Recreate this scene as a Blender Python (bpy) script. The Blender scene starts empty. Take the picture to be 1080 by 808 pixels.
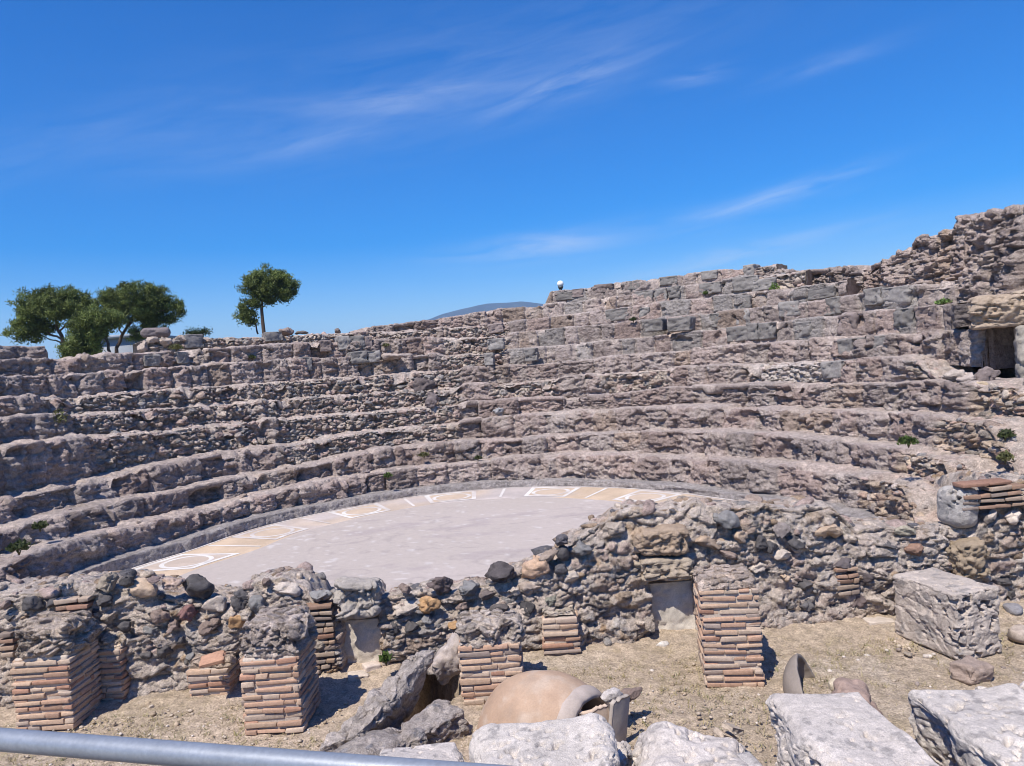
import bpy, bmesh, math, random
import numpy as np
from mathutils import Vector, Matrix
rng = np.random.default_rng(7)
random.seed(7)
S = bpy.context.scene
COL = S.collection
R_ = math.radians

# ---------------------------------------------------------------- camera model (metres; eye 3 m above the stage pit)
EYE = 3.0
FPX, PITCH, ROLL = 780.0, 0.01682, 0.075
def ray(x, y):
    u = x-540.0; v = -(y-404.0); c, s = math.cos(ROLL), math.sin(ROLL)
    a = u*c+v*s; b = -u*s+v*c; cp, sp = math.cos(PITCH), math.sin(PITCH)
    return np.array([a, FPX*cp+b*sp, -FPX*sp+b*cp])
def at_z(x, y, z):
    d = ray(x, y); return d*((z-EYE)/d[2])+np.array([0, 0, EYE])
def at_y(x, y, Y):
    d = ray(x, y); return d*(Y/d[1])+np.array([0, 0, EYE])
CX, CY, R0, TR, RI = -0.689, 9.803, 5.006, 0.619, 0.40
ZO = EYE-2.2146                       # orchestra level
def at_r(x, y, R):
    d = ray(x, y); L = math.hypot(d[0], d[1]); ux, uy = d[0]/L, d[1]/L
    bq = ux*CX+uy*CY; D = bq+math.sqrt(max(bq*bq-(CX*CX+CY*CY-R*R), 1e-6))
    th = math.degrees(math.atan2(uy*D-CY, ux*D-CX))
    if th < -90: th += 360
    return th, EYE+d[2]/L*D

# ---------------------------------------------------------------- numpy noise
def _h(ix, iy, iz, s):
    n = (ix.astype(np.int64)*374761393+iy.astype(np.int64)*668265263+iz.astype(np.int64)*2147483647*3+s*974634777) & 0xffffffff
    n = ((n ^ (n >> 13))*1274126177) & 0xffffffff
    n = ((n ^ (n >> 16))*2246822519) & 0xffffffff
    n = n ^ (n >> 15)
    return (n & 0xffffff).astype(np.float32)/16777215.0
def vnoise(P, s=0):
    i = np.floor(P).astype(np.int64); f = (P-i).astype(np.float32); f = f*f*(3-2*f)
    r = 0
    for dx in (0, 1):
        wx = f[:, 0] if dx else 1-f[:, 0]
        for dy in (0, 1):
            wy = f[:, 1] if dy else 1-f[:, 1]
            for dz in (0, 1):
                wz = f[:, 2] if dz else 1-f[:, 2]
                r = r+wx*wy*wz*_h(i[:, 0]+dx, i[:, 1]+dy, i[:, 2]+dz, s)
    return r*2-1
def fbm(P, sc, octv=4, s=0, gain=0.5):
    P = np.asarray(P, np.float64)*sc; a = 1.0; r = 0; t = 0
    for k in range(octv):
        r = r+a*vnoise(P+17.3*k, s+k*13); t += a; a *= gain; P = P*2.03
    return r/t
def ridged(P, sc, octv=3, s=0):
    P = np.asarray(P, np.float64)*sc; a = 1.0; r = 0; t = 0
    for k in range(octv):
        r = r+a*(1-2*np.abs(vnoise(P+9.1*k, s+k*7))); t += a; a *= .55; P = P*2.07
    return r/t
def worley(P, sc, s=0, jit=0.95):
    P = np.asarray(P, np.float64)*np.asarray(sc, np.float64)
    i = np.floor(P).astype(np.int64); n = len(P)
    F1 = np.full(n, 9.0); F2 = np.full(n, 9.0); ID = np.zeros((n, 3), np.int64); V = np.zeros((n, 3))
    for dx in (-1, 0, 1):
        for dy in (-1, 0, 1):
            for dz in (-1, 0, 1):
                c = i+np.array([dx, dy, dz])
                q = np.stack([_h(c[:, 0], c[:, 1], c[:, 2], s+k) for k in (1, 2, 3)], 1)
                d = c+0.5+(q-.5)*jit-P; L = np.sqrt((d*d).sum(1))
                m = L < F1
                F2 = np.where(m, F1, np.minimum(F2, L)); F1 = np.where(m, L, F1)
                ID[m] = c[m]; V[m] = d[m]
    rn = lambda k: _h(ID[:, 0], ID[:, 1], ID[:, 2], s+40+k)
    return F1, F2, V, rn
def sstep(a, b, x):
    t = np.clip((x-a)/(b-a), 0, 1); return t*t*(3-2*t)
def stones(P, sc, s=0):
    """height field of packed rubble: 0..1, plus crevice mask and cell randoms"""
    W = P+0.35*np.stack([vnoise(P*np.asarray(sc)*.9, s+k)/np.asarray(sc)[k] for k in range(3)], 1)
    F1, F2, V, rn = worley(W, sc, s)
    g = sstep(0.02, 0.26, F2-F1)
    tilt = (V*np.stack([rn(5)-.5, rn(6)-.5, rn(7)-.5], 1)).sum(1)
    hgt = g*(.35+.65*rn(1)+tilt*.9)
    return hgt, g, rn

def crag(P, s=0, aniso=1.7):
    """broken-rock relief in metres: angular facets, horizontal cracks and pits"""
    Q = P*np.array([1, 1, aniso])
    W = Q+.06*np.stack([vnoise(Q*5, s+k) for k in range(3)], 1)
    o = 0
    for sc, am in ((2.6, .20), (6.0, .11), (13.0, .05)):
        F1, F2, V, rn = worley(W, sc, s+int(sc*7)); t = np.stack([rn(5)-.5, rn(6)-.5, rn(7)-.5], 1)
        o = o+am*((V*t).sum(1)*1.5+.35*(rn(1)-.5)-.22*np.exp(-((F2-F1)/.06)**2))
    p1 = np.maximum(0, fbm(Q, 7, 3, s+61)-.10); p2 = np.maximum(0, fbm(Q, 18, 2, s+62)-.12)
    return o-.20*p1-.075*p2

# ---------------------------------------------------------------- mesh building
def mesh_np(name, V, F, col, mat, parent=None, smooth=False, off=None, mats=None, mid=None):
    """F: list of (n,k) index arrays; col: (nverts,3) albedo or None"""
    me = bpy.data.meshes.new(name)
    if parent is not None:
        V = np.asarray(V)-np.array(root_loc(parent))
    V = np.ascontiguousarray(V, np.float32)
    me.vertices.add(len(V)); me.vertices.foreach_set('co', V.ravel())
    loops = np.concatenate([np.asarray(f, np.int32).ravel() for f in F])
    cnt = np.concatenate([np.full(len(f), np.asarray(f).shape[1], np.int32) for f in F])
    st = np.concatenate([[0], np.cumsum(cnt)[:-1]]).astype(np.int32)
    me.loops.add(len(loops)); me.loops.foreach_set('vertex_index', loops)
    me.polygons.add(len(cnt)); me.polygons.foreach_set('loop_start', st); me.polygons.foreach_set('loop_total', cnt)
    if smooth: me.polygons.foreach_set('use_smooth', np.ones(len(cnt), bool))
    me.update(calc_edges=True); me.validate()
    if col is not None:
        at = me.color_attributes.new('Col', 'FLOAT_COLOR', 'POINT')
        c = np.ones((len(V), 4), np.float32); c[:, :3] = np.clip(np.broadcast_to(np.asarray(col), (len(V), 3)), .01, .92)
        at.data.foreach_set('color', c.ravel())
    me.materials.append(mat)
    o = bpy.data.objects.new(name, me); COL.objects.link(o)
    if parent is not None: o.parent = parent
    return o
def root_loc(o):
    while o.parent: o = o.parent
    return o.location
def tag(o, label=None, cat=None, group=None, kind=None):
    if label: o['label'] = label
    if cat: o['category'] = cat
    if group: o['group'] = group
    if kind: o['kind'] = kind
    return o
def thing(name, loc, label, cat, group=None):
    o = bpy.data.objects.new(name, None); COL.objects.link(o); o.location = loc; o.empty_display_size = .2
    return tag(o, label, cat, group)
def gridfaces(nu, nv, closed=False):
    i = np.arange(nu if closed else nu-1)[:, None]; j = np.arange(nv-1)[None, :]
    i2 = (i+1) % nu
    return np.stack([i*nv+j, i2*nv+j, i2*nv+j+1, i*nv+j+1], -1).reshape(-1, 4)
class MB:
    def __init__(s): s.V = []; s.F = {}; s.C = []; s.n = 0
    def add(s, V, F, col=None):
        V = np.asarray(V, float)
        for f in F:
            f = np.asarray(f)
            s.F.setdefault(f.shape[1], []).append(f+s.n)
        s.V.append(V); s.n += len(V)
        c = np.zeros((len(V), 3))+(np.asarray(col) if col is not None else .5); s.C.append(c)
    def build(s, name, mat, parent=None, smooth=False):
        return mesh_np(name, np.concatenate(s.V), [np.concatenate(v) for v in s.F.values()], np.concatenate(s.C), mat, parent, smooth)
_ico = {}
def ico(sub):
    if sub not in _ico:
        bm = bmesh.new(); bmesh.ops.create_icosphere(bm, subdivisions=sub, radius=1)
        _ico[sub] = (np.array([v.co[:] for v in bm.verts]), np.array([[v.index for v in f.verts] for f in bm.faces])); bm.free()
    return _ico[sub][0].copy(), _ico[sub][1]
def rotm(rx, ry, rz):
    return np.array(Matrix.Rotation(rz, 3, 'Z') @ Matrix.Rotation(ry, 3, 'Y') @ Matrix.Rotation(rx, 3, 'X'))
def rock(c, dims, seed, sub=3, facets=9, rough=.06, rot=None, base=(.2, .17, .16), var=.25, pit=0):
    r = np.random.default_rng(seed); V, F = ico(sub); V0 = V.copy()
    for k in range(facets):
        n = r.normal(size=3); n /= np.linalg.norm(n); d = r.uniform(.5, .82)
        e = V@n-d; m = e > 0; V[m] -= n*e[m][:, None]*.93
    sh = r.uniform(-50, 50, 3)
    D = np.asarray(dims)/2
    nz = fbm(V0*1.3+sh, 1.0, 3, 3)*rough*2+fbm(V0+sh, 4.5, 3, 5)*rough
    if pit: nz -= pit*np.maximum(0, ridged(V0+sh, 5, 2, 9))
    V = V*(1+nz)[:, None]
    P = V*D
    u_ = V/np.linalg.norm(V, axis=1, keepdims=True)
    if sub > 3: P = P+u_*(crag(P*1.3+sh, 5, 1.2)*.35*min(1, min(dims)/.3))[:, None]
    if rot is not None: P = P@rotm(*rot).T
    col = np.asarray(base)[None]*(1+var*fbm(V0+sh, 2.2, 3, 21)[:, None])*(1+.5*var*fbm(V0+sh, 9, 2, 22)[:, None])
    return P+np.asarray(c), [F], col
def rough_box(c, dims, seed, rot=(0, 0, 0), n=22, rnd=.12, amp=.03, base=(.5, .46, .42), var=.2, pits=.02, pitsc=14, taper=(1, 1), strat=0, fine=1.0, stain=None, cr=.3, lf=0):
    """weathered block: cube surface grid, rounded corners, noise, pits; base sits at z=c"""
    r = np.random.default_rng(seed); a = np.linspace(-1, 1, n)
    U, W = np.meshgrid(a, a, indexing='ij'); V = []; F = []; o = 0
    one = np.ones_like(U); gf = gridfaces(n, n)
    for k, (X, Y, Z) in enumerate([(U, -one, W), (one, U, W), (-U, one, W), (-one, -U, W), (U, W, one), (U, -W, -one)]):
        V.append(np.stack([X, Y, Z], -1).reshape(-1, 3)); F.append(gf+o); o += n*n
    V = np.concatenate(V); F = np.concatenate(F); D = np.asarray(dims)/2.0
    key = np.round(V*1e4).astype(np.int64); _, idx, inv = np.unique(key, axis=0, return_index=True, return_inverse=True)
    V = V[idx]; F = inv.ravel()[F]
    P = V*D; rr = rnd*min(dims)
    core = np.clip(P, -(D-rr), D-rr); dlt = P-core; L = np.linalg.norm(dlt, axis=1, keepdims=True)
    Nn = np.where(L > 1e-9, dlt/np.maximum(L, 1e-9), V/np.linalg.norm(V, axis=1, keepdims=True))
    P = core+Nn*np.minimum(L, rr)
    sh = r.uniform(-60, 60, 3)
    t = (P[:, 2]/D[2]+1)/2
    P[:, 0] *= 1+(taper[0]-1)*t; P[:, 1] *= 1+(taper[1]-1)*t
    d = amp*2.0*fbm(P+sh, 1.6, 3, 1)+amp*fbm(P+sh, 6*fine, 3, 2)
    pm = np.maximum(0, fbm(P+sh, pitsc, 2, 8)-.2)*4
    pm *= sstep(-.2, .35, fbm(P+sh, 2.5, 2, 33))
    side = 1-np.abs(Nn[:, 2])
    d -= pits*pm*(.55+1.1*side)
    if lf: d += lf*fbm(P+sh, 1.5, 2, 71)*(.35+.65*side)+lf*.5*np.minimum(0, fbm(P+sh, 3.2, 2, 72)-.0)*(1-np.abs(Nn).max(1))*4
    if cr: d += cr*crag(P+sh, 9, 1.3)*min(1, min(dims)/.35)*(.10+.9*side)
    if strat: d += strat*side*ridged(np.stack([P[:, 0]*.25, P[:, 1]*.25, P[:, 2]], 1)+sh, 9, 2, 4)
    P = P+Nn*d[:, None]
    col = np.asarray(base)[None]*(1+var*fbm(P+sh, 3, 3, 11)[:, None])*(1+.5*var*fbm(P+sh, 15, 2, 12)[:, None])
    if stain is not None:
        m = (sstep(.16, .4, fbm(P+sh, 14, 4, 45))*.75)[:, None]; col = col*(1-m)+np.asarray(stain)[None]*m
    P = P@rotm(*rot).T+np.asarray(c)
    return P, [F], col
def box(lo, hi):
    (a, b, c), (d, e, f) = lo, hi
    V = np.array([(a, b, c), (d, b, c), (d, e, c), (a, e, c), (a, b, f), (d, b, f), (d, e, f), (a, e, f)], float)
    F = np.array([(0, 3, 2, 1), (4, 5, 6, 7), (0, 1, 5, 4), (1, 2, 6, 5), (2, 3, 7, 6), (3, 0, 4, 7)]); return V, [F]
def tube(pts, rad, seg=10, cap=True):
    pts = np.asarray(pts, float); n = len(pts); rad = np.broadcast_to(np.asarray(rad, float), (n,))
    T = np.gradient(pts, axis=0); T /= np.linalg.norm(T, axis=1, keepdims=True)
    up = np.array([0, 0, 1.0]) if abs(T[0][2]) < .8 else np.array([1.0, 0, 0]); V = []
    for k in range(n):
        a = np.cross(T[k], up); a /= np.linalg.norm(a); b = np.cross(a, T[k])
        for q in range(seg):
            w = 2*math.pi*q/seg; V.append(pts[k]+rad[k]*(a*math.cos(w)+b*math.sin(w)))
    F = []
    for k in range(n-1):
        for q in range(seg):
            F.append((k*seg+q, k*seg+(q+1) % seg, (k+1)*seg+(q+1) % seg, (k+1)*seg+q))
    out = [np.array(F)]
    if cap: out.append(np.array([list(range(seg))[::-1], list(range((n-1)*seg, n*seg))]))
    return np.array(V), out

_proto = []
def scatter(P, size, seed, col, flat=.62, tilt=.3):
    """angular stones merged into one array set; P (n,3), size (n,), col (n,3)"""
    if not _proto:
        for k in range(16):
            V, F, c = rock((0, 0, 0), (2, 2, 2), 4000+k, 2, 14, .05); _proto.append((V, F[0]))
    r = np.random.default_rng(seed); Vs, Fs, Cs = [], [], []; n0 = 0; ids = r.integers(0, 16, len(P))
    for k in range(16):
        m = np.where(ids == k)[0]
        if not len(m): continue
        V, F = _proto[k]; nv = len(V); q = len(m)
        sc = size[m][:, None]*.5*np.stack([r.uniform(.75, 1.35, q), r.uniform(.7, 1.1, q), r.uniform(flat*.7, flat*1.35, q)], 1)
        X = V[None]*sc[:, None, :]
        rz = r.uniform(0, 6.28, q); tx = r.normal(0, tilt, q); ty = r.normal(0, tilt, q)
        c, s_ = np.cos(tx)[:, None], np.sin(tx)[:, None]; y, z = X[..., 1]*c-X[..., 2]*s_, X[..., 1]*s_+X[..., 2]*c
        c, s_ = np.cos(ty)[:, None], np.sin(ty)[:, None]; x, z = X[..., 0]*c+z*s_, -X[..., 0]*s_+z*c
        c, s_ = np.cos(rz)[:, None], np.sin(rz)[:, None]; x, y = x*c-y*s_, x*s_+y*c
        X = np.stack([x, y, z], -1)+P[m][:, None, :]
        Vs.append(X.reshape(-1, 3)); Fs.append((F[None]+(np.arange(q)*nv)[:, None, None]).reshape(-1, 3)+n0); n0 += q*nv
        Cs.append(np.repeat(col[m], nv, 0))
    C = np.concatenate(Cs); V = np.concatenate(Vs)
    return V, np.concatenate(Fs), C*(1+.25*vnoise(V*14, 3))[:, None]
STONEPAL = None

# ---------------------------------------------------------------- materials
def new_mat(name):
    m = bpy.data.materials.new(name); m.use_nodes = True
    return m, m.node_tree, m.node_tree.nodes['Principled BSDF']
def rock_mat(name, rough=.92, b1=60, b2=220, bs=.5, dist=.012, speck=.22, base=None, sp2=.16, spec=.25):
    m, nt, p = new_mat(name); N = nt.nodes; L = nt.links
    p.inputs['Roughness'].default_value = rough; p.inputs['Specular IOR Level'].default_value = spec
    tc = N.new('ShaderNodeTexCoord')
    def noise(sc, det=5, ro=.6):
        n = N.new('ShaderNodeTexNoise'); n.inputs['Scale'].default_value = sc; n.inputs['Detail'].default_value = det; n.inputs['Roughness'].default_value = ro
        L.new(tc.outputs['Object'], n.inputs['Vector']); return n.outputs['Fac']
    def mr(v, a, b):
        q = N.new('ShaderNodeMapRange'); q.inputs[1].default_value = .3; q.inputs[2].default_value = .7; q.inputs[3].default_value = a; q.inputs[4].default_value = b
        L.new(v, q.inputs[0]); return q.outputs[0]
    if base is None:
        c = N.new('ShaderNodeVertexColor'); c.layer_name = 'Col'; c = c.outputs['Color']
    else:
        c = N.new('ShaderNodeRGB'); c.outputs[0].default_value = (*base, 1); c = c.outputs[0]
    def mul(c, f):
        q = N.new('ShaderNodeVectorMath'); q.operation = 'SCALE'; L.new(c, q.inputs[0]); L.new(f, q.inputs['Scale']); return q.outputs[0]
    c = mul(c, mr(noise(b1*.5, 6, .7), 1-speck, 1+speck)); c = mul(c, mr(noise(b2*.8, 2), 1-sp2, 1+sp2))
    L.new(c, p.inputs['Base Color'])
    n1 = noise(b1, 6, .65); n2 = noise(b2, 3)
    ad = N.new('ShaderNodeMath'); ad.operation = 'MULTIPLY_ADD'; L.new(n2, ad.inputs[0]); ad.inputs[1].default_value = .35; L.new(n1, ad.inputs[2])
    bp = N.new('ShaderNodeBump'); bp.inputs['Strength'].default_value = bs; bp.inputs['Distance'].default_value = dist
    L.new(ad.outputs[0], bp.inputs['Height']); L.new(bp.outputs[0], p.inputs['Normal'])
    return m
M_TIER = rock_mat('weathered_volcanic_stone', b1=26, b2=90, bs=1.0, dist=.05, speck=.42, sp2=.3)
M_WALL = rock_mat('mortared_rubble', b1=30, b2=110, bs=1.0, dist=.045, speck=.42, sp2=.3)
M_ROCK = rock_mat('field_stone', b1=30, b2=120, bs=.5, dist=.02)
M_LIME = rock_mat('pale_limestone', b1=34, b2=150, bs=.7, dist=.02, speck=.2, sp2=.2)
M_BRICK = rock_mat('fired_brick', b1=60, b2=200, bs=.4, dist=.008, speck=.18)
M_EARTH = rock_mat('dry_earth', b1=22, b2=80, bs=.9, dist=.03, speck=.34, sp2=.4)
M_TERRA = rock_mat('terracotta', b1=14, b2=90, bs=.22, dist=.006, speck=.12, rough=.8, sp2=.06)
M_MOS = rock_mat('worn_mosaic', b1=22, b2=130, bs=.18, dist=.006, speck=.07, rough=.7, sp2=.1)
M_BARK = rock_mat('pine_bark', b1=30, b2=90, bs=.5, dist=.02)
M_PLASTER = rock_mat('old_plaster', b1=25, b2=120, bs=.3, dist=.01, speck=.12)
M_FAR = rock_mat('far_ground', b1=.02, b2=.3, bs=.0, speck=.3)

def leaf_mat(name, a, b):
    m, nt, p = new_mat(name); N = nt.nodes; L = nt.links
    c = N.new('ShaderNodeVertexColor'); c.layer_name = 'Col'
    L.new(c.outputs['Color'], p.inputs['Base Color']); p.inputs['Roughness'].default_value = .6
    p.inputs['Specular IOR Level'].default_value = .3
    tr = N.new('ShaderNodeBsdfTranslucent'); L.new(c.outputs['Color'], tr.inputs['Color'])
    mx = N.new('ShaderNodeMixShader'); mx.inputs[0].default_value = .25
    L.new(p.outputs[0], mx.inputs[1]); L.new(tr.outputs[0], mx.inputs[2]); L.new(mx.outputs[0], N['Material Output'].inputs['Surface'])
    return m
M_LEAF = leaf_mat('leaf_green', None, None)
def plain(name, col, rough=.5, metal=0):
    m, nt, p = new_mat(name); p.inputs['Base Color'].default_value = (*col, 1); p.inputs['Roughness'].default_value = rough; p.inputs['Metallic'].default_value = metal
    return m
M_GLOBE = plain('opal_globe', (.85, .85, .83), .25)
M_DARKM = plain('dark_painted_metal', (.06, .065, .07), .5)

# palette (albedo)
MAUVE = np.array([.322, .242, .212]); GREY = np.array([.285, .26, .245]); BROWN = np.array([.32, .245, .20])
CREAM = np.array([.52, .43, .355]); DUST = np.array([.47, .39, .34]); PALE = np.array([.56, .50, .46]); BASALT = np.array([.085, .08, .085])

# ---------------------------------------------------------------- the cavea: concentric seat tiers
RT = [-190, -30, -2, 15, 30, 45, 65, 82, 96, 104, 120, 135, 148, 163, 172, 184, 215]
RV = [.4, .4, .4, .1, -.15, -.02, .15, .38, .36, .40, .15, .06, .0, -.2, .05, .35, .5]
_tg = np.linspace(-60, 240, 601); _rv = np.interp(_tg, RT, RV); _k = np.exp(-(np.arange(-40, 41)*.5/7.0)**2); _rs = np.convolve(np.pad(_rv, 40, mode='edge'), _k/_k.sum(), 'valid')
def rho(th): return np.interp(th, _tg, _rs)
def front_r(n, th): return R0+max(n-1, 0)*TR+rho(th)*max(0, 1-n/7)-(.33 if n == 0 else 0)
ZF = ZO-.13                           # paved floor, one kerb below the foot of the seats
DZ = {0: ([0, 32, 66, 104, 150, 205], [-.05, -.05, -.03, .0, .02, .05]),
 1: ([-20, -10, 5, 28, 65, 96, 126, 146, 158, 170, 200], [.14, .12, .03, .04, .045, .0, .0, -.08, -.09, -.01, .06]),
 2: ([3, 18, 34, 57, 70, 84, 99, 111, 120, 131, 151, 169, 186], [-.045, -.02, .04, .03, 0, -.05, 0, 0, -.09, -.15, -.17, -.14, -.11]),
 3: ([5, 21, 38, 59, 86, 95, 114, 126, 152, 163, 178], [-.03, -.04, 0, .04, .03, -.02, -.01, -.11, -.15, -.22, -.22]),
 4: ([8, 25, 38, 55, 68, 84, 95, 125, 155, 172], [-.02, -.03, -.01, .03, -.09, -.04, -.04, 0, .06, .06]),
 5: ([10, 20, 30, 45, 56, 73, 83, 120, 159, 170], [-.14, -.04, -.01, 0, .03, .01, -.04, 0, .06, .06]),
 6: ([11, 23, 31, 47, 58, 68, 79, 100, 147, 163], [-.09, -.04, -.04, .01, -.03, -.02, -.09, .0, 0, -.02]),
 7: ([18, 34, 48, 51, 77, 89, 121, 128, 145, 160], [0, .03, .03, 0, -.03, -.06, .09, .08, -.01, -.03]),
 8: ([32, 39, 50, 64, 77, 89, 120, 134, 145, 157], [.05, 0, .03, .02, .02, 0, .08, .01, -.05, -.1]),
 9: ([45, 51, 59, 71, 89, 119, 135, 150, 158], [.03, .04, .06, .02, -.09, -.02, -.02, -.2, -.15]),
 10: ([52, 61, 67, 79, 88], [.09, .05, -.01, -.03, -.06]),
 11: ([51, 67, 79], [0, .02, -.04])}
def top_z(n, th): return ZO+n*RI+(.02 if n == 0 else 0)+np.interp(th, *DZ[n])

RUB = [(5, 18, 4.6, 5.4, 1.0), (95, 128, 3.0, 6.5, 1.0), (128, 158, 4.0, 6.6, .75), (29, 44, 4.5, 5.7, 1.1), (56, 66, 4.4, 5.3, .9), (76, 88, 4.3, 5.5, .7), (-60, 3, 0.4, 5.5, 1.2), (64, 72, 4.5, 5.4, .5),
       (96, 140, 8.6, 9.6, 1.0), (20, 52, 9.3, 12, .8), (88, 96, 6.6, 9.6, .9), (136, 165, 0.4, 1.5, .25)]
def rub_mask(th, n):
    m = np.zeros_like(th)
    for a, b, n0, n1, w in RUB:
        if n0 <= n <= n1: m = np.maximum(m, w*sstep(a-3, a+3, th)*(1-sstep(b-3, b+3, th)))
    return m
cav_c = (CX, CY, 0.0)
cavea = thing('stone_cavea', cav_c, 'large curved ruin of stone seating rising in tiers round the paved orchestra', 'ruin')

def tier(n, th0, th1, name='seat_tier', label=None, zt=None, rf=None, zb=None, mass=0, seed=0, back=.75):
    rm = R0+max(n-1, 0)*TR; arc = math.radians(th1-th0)*rm
    nu = max(8, int(arc/.019)); th = np.linspace(th0, th1, nu)
    RF = front_r(n, th) if rf is None else rf(th)
    ZT = top_z(n, th) if zt is None else zt(th)
    if zb is None: ZB = (top_z(n-1, th) if n > 0 else np.full(nu, ZF))-.14
    else: ZB = np.full(nu, zb)
    rise = ZT-ZB
    nr = int(np.max(rise)/.019)+2; ntd = 26
    w = np.linspace(0, 1, nr); q = np.linspace(0, 1, ntd+1)[1:]**1.15*(TR+.28)
    # base profile
    RR = np.concatenate([np.repeat(RF[:, None], nr, 1), RF[:, None]+q[None]], 1)
    lean = .05 if not mass else .28
    RR[:, :nr] += (w[None]-.5)*lean*rise[:, None]; RR[:, nr:] += .5*lean*rise[:, None]
    ZZ = np.concatenate([ZB[:, None]+w[None]*rise[:, None], np.repeat(ZT[:, None], ntd, 1)], 1)
    edge = np.concatenate([-(1-w)[None]*rise[:, None], np.repeat(q[None], nu, 0)], 1)   # signed distance along the profile from the lip
    nv = nr+ntd
    a = np.radians(th)[:, None]
    s_arc = (np.radians(th)*rm)[:, None]
    X = CX+RR*np.cos(a); Y = CY+RR*np.sin(a)
    P = np.stack([X, Y, ZZ], -1).reshape(-1, 3)
    # normals in (radial inwards, up)
    al = sstep(-.09, .09, edge); nin = np.cos(al*math.pi/2); nup = np.sin(al*math.pi/2)
    E = edge.ravel(); TH = np.repeat(th, nv); sA = np.repeat(s_arc.ravel(), nv)
    riser = 1-sstep(-.06, .05, E)
    # blocks
    r = np.random.default_rng(100+n+seed); joints = [s_arc[0, 0]-r.uniform(0, .8)]
    while joints[-1] < s_arc[-1, 0]+2: joints.append(joints[-1]+(r.uniform(.3, .75) if n > 6 else r.choice([r.uniform(.32, .6), r.uniform(.55, 1.25)], p=[.45, .55])))
    joints = np.array(joints); wob = .03*vnoise(np.stack([ZZ.ravel()*6, sA*3, np.full(len(sA), n*3.1)], 1), 5)
    bi = np.clip(np.searchsorted(joints, sA+wob)-1, 0, len(joints)-2)
    dj = np.minimum(np.abs(sA+wob-joints[bi]), np.abs(joints[bi+1]-sA-wob))
    boff = r.normal(0, .035, len(joints)); bmiss = r.random(len(joints)) < .07; btop = r.normal(0, .018, len(joints)); btilt = r.normal(0, .12, len(joints))
    uloc = sA-(joints[bi]+joints[bi+1])/2
    rub = np.clip(rub_mask(TH, n)*1.0+.55*fbm(P, .55, 2, 71)-.03, 0, 1); rub = sstep(.3, .62, rub)
    if mass: rub = sstep(.0, .5, fbm(P, .8, 2, 5))*.5
    if n == 0: rub *= 0
    neat = (sstep(6.2, 6.8, n+0*TH)*(1-sstep(86, 92, TH))*sstep(16, 20, TH)) if not mass and n < 12 else np.zeros_like(TH)
    # displacement
    cg = crag(P, 3); big = .075*fbm(P, 1.1, 3, 1)+.04*fbm(P, 3.4, 3, 2)+.40*cg+.016*ridged(P*np.array([1, 1, 1.6]), 17, 2, 44)
    P2 = P.copy(); P2[:, 2] *= 1.0
    strata = .03*ridged(np.stack([P[:, 0]*.5, P[:, 1]*.5, P[:, 2]*1.7], 1), 6, 2, 31)
    sh, sg, rn = stones(P, (5.2, 5.2, 9), 11)
    sh2, sg2, rn2 = stones(P, (10.5, 10.5, 13), 23)
    blk = boff[bi]+btilt[bi]*uloc*.5-.05*np.exp(-(dj/.028)**2)-bmiss[bi]*.17+.03*np.minimum(dj/.14, 1)
    dm = big+strata+blk*1.0
    dr = -.10+.09*sh+.06*sh2+.8*big
    dm = dm*(1-.55*neat)-neat*.05*np.exp(-(dj/.02)**2)
    d_ris = dm*(1-rub)+dr*rub
    d_trd = (.018*fbm(P, 2.5, 2, 6)+.012*fbm(P, 12, 2, 7)+btop[bi]*.8)*(1-rub)+rub*(.05*fbm(P, 3, 3, 8)+.03*fbm(P, 10, 2, 7)-.04)
    d_trd += (.045+.05*sstep(105, 135, TH))*fbm(P, 4.5, 3, 66)*np.clip(.5+1.6*fbm(P, 1.5, 2, 67), .2, 1)
    amp = 2.0 if mass else 1.0
    d = (d_ris*amp*riser+d_trd*(1-riser))
    eR = .015+.04*np.abs(fbm(P, 1.8, 2, 41))*2+.10*rub+.20*sstep(.14, .34, fbm(P, 2.3, 3, 43))
    chip = -eR*np.exp(-np.abs(E)/(eR*1.1))*.85
    if n == 0: d = .25*d; chip *= .25
    NI = nin.ravel(); NU = nup.ravel()
    d = d+chip
    ca, sa = np.cos(np.radians(TH)), np.sin(np.radians(TH))
    jit = (.012+.02*rub)*fbm(P, 16, 2, 52)
    P[:, 0] += -ca*NI*d-sa*jit; P[:, 1] += -sa*NI*d+ca*jit; P[:, 2] += NU*d
    # colour of the stone itself
    bt = r.random((len(joints), 3)); k1 = bt[bi, 0]; k2 = bt[bi, 1]
    bc = MAUVE[None]*(1-k1[:, None]*.55)+GREY[None]*k1[:, None]*.55
    bc = np.where((bt[bi, 2] > .9)[:, None], BROWN[None], bc)*(.78+.5*k2)[:, None]
    lich = sstep(.0, .4, fbm(P, 3.1, 4, 81))[:, None]*.6
    bc = bc*(1-lich)+np.array([.43, .365, .325])*lich
    mort = (np.exp(-(dj/.024)**2)*sstep(-.2, .2, fbm(P, 3, 2, 14)+.05))[:, None]*.8
    bc = bc*(1-mort)+np.array([.47, .40, .37])*mort
    pal = np.stack([CREAM*.9, MAUVE*1.15, DUST, BROWN*1.1, GREY*1.1, MAUVE*1.4]); sel = (rn(9)*6).astype(int) % 6
    rc = pal[sel]*(.8+.4*rn(10))[:, None]; rc = rc*sg[:, None]+np.array([.37, .31, .27])*(1-sg[:, None])
    warm = sstep(20, -2, TH)[:, None]*.5; rc = rc*(1-warm)+rc*np.array([1.15, 1.0, .8])*warm
    pw = (sstep(28, 31, TH)*sstep(45, 42, TH))[:, None] if n == 5 else 0
    rc = rc*(1-pw*.6)+PALE*pw*.6
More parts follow.
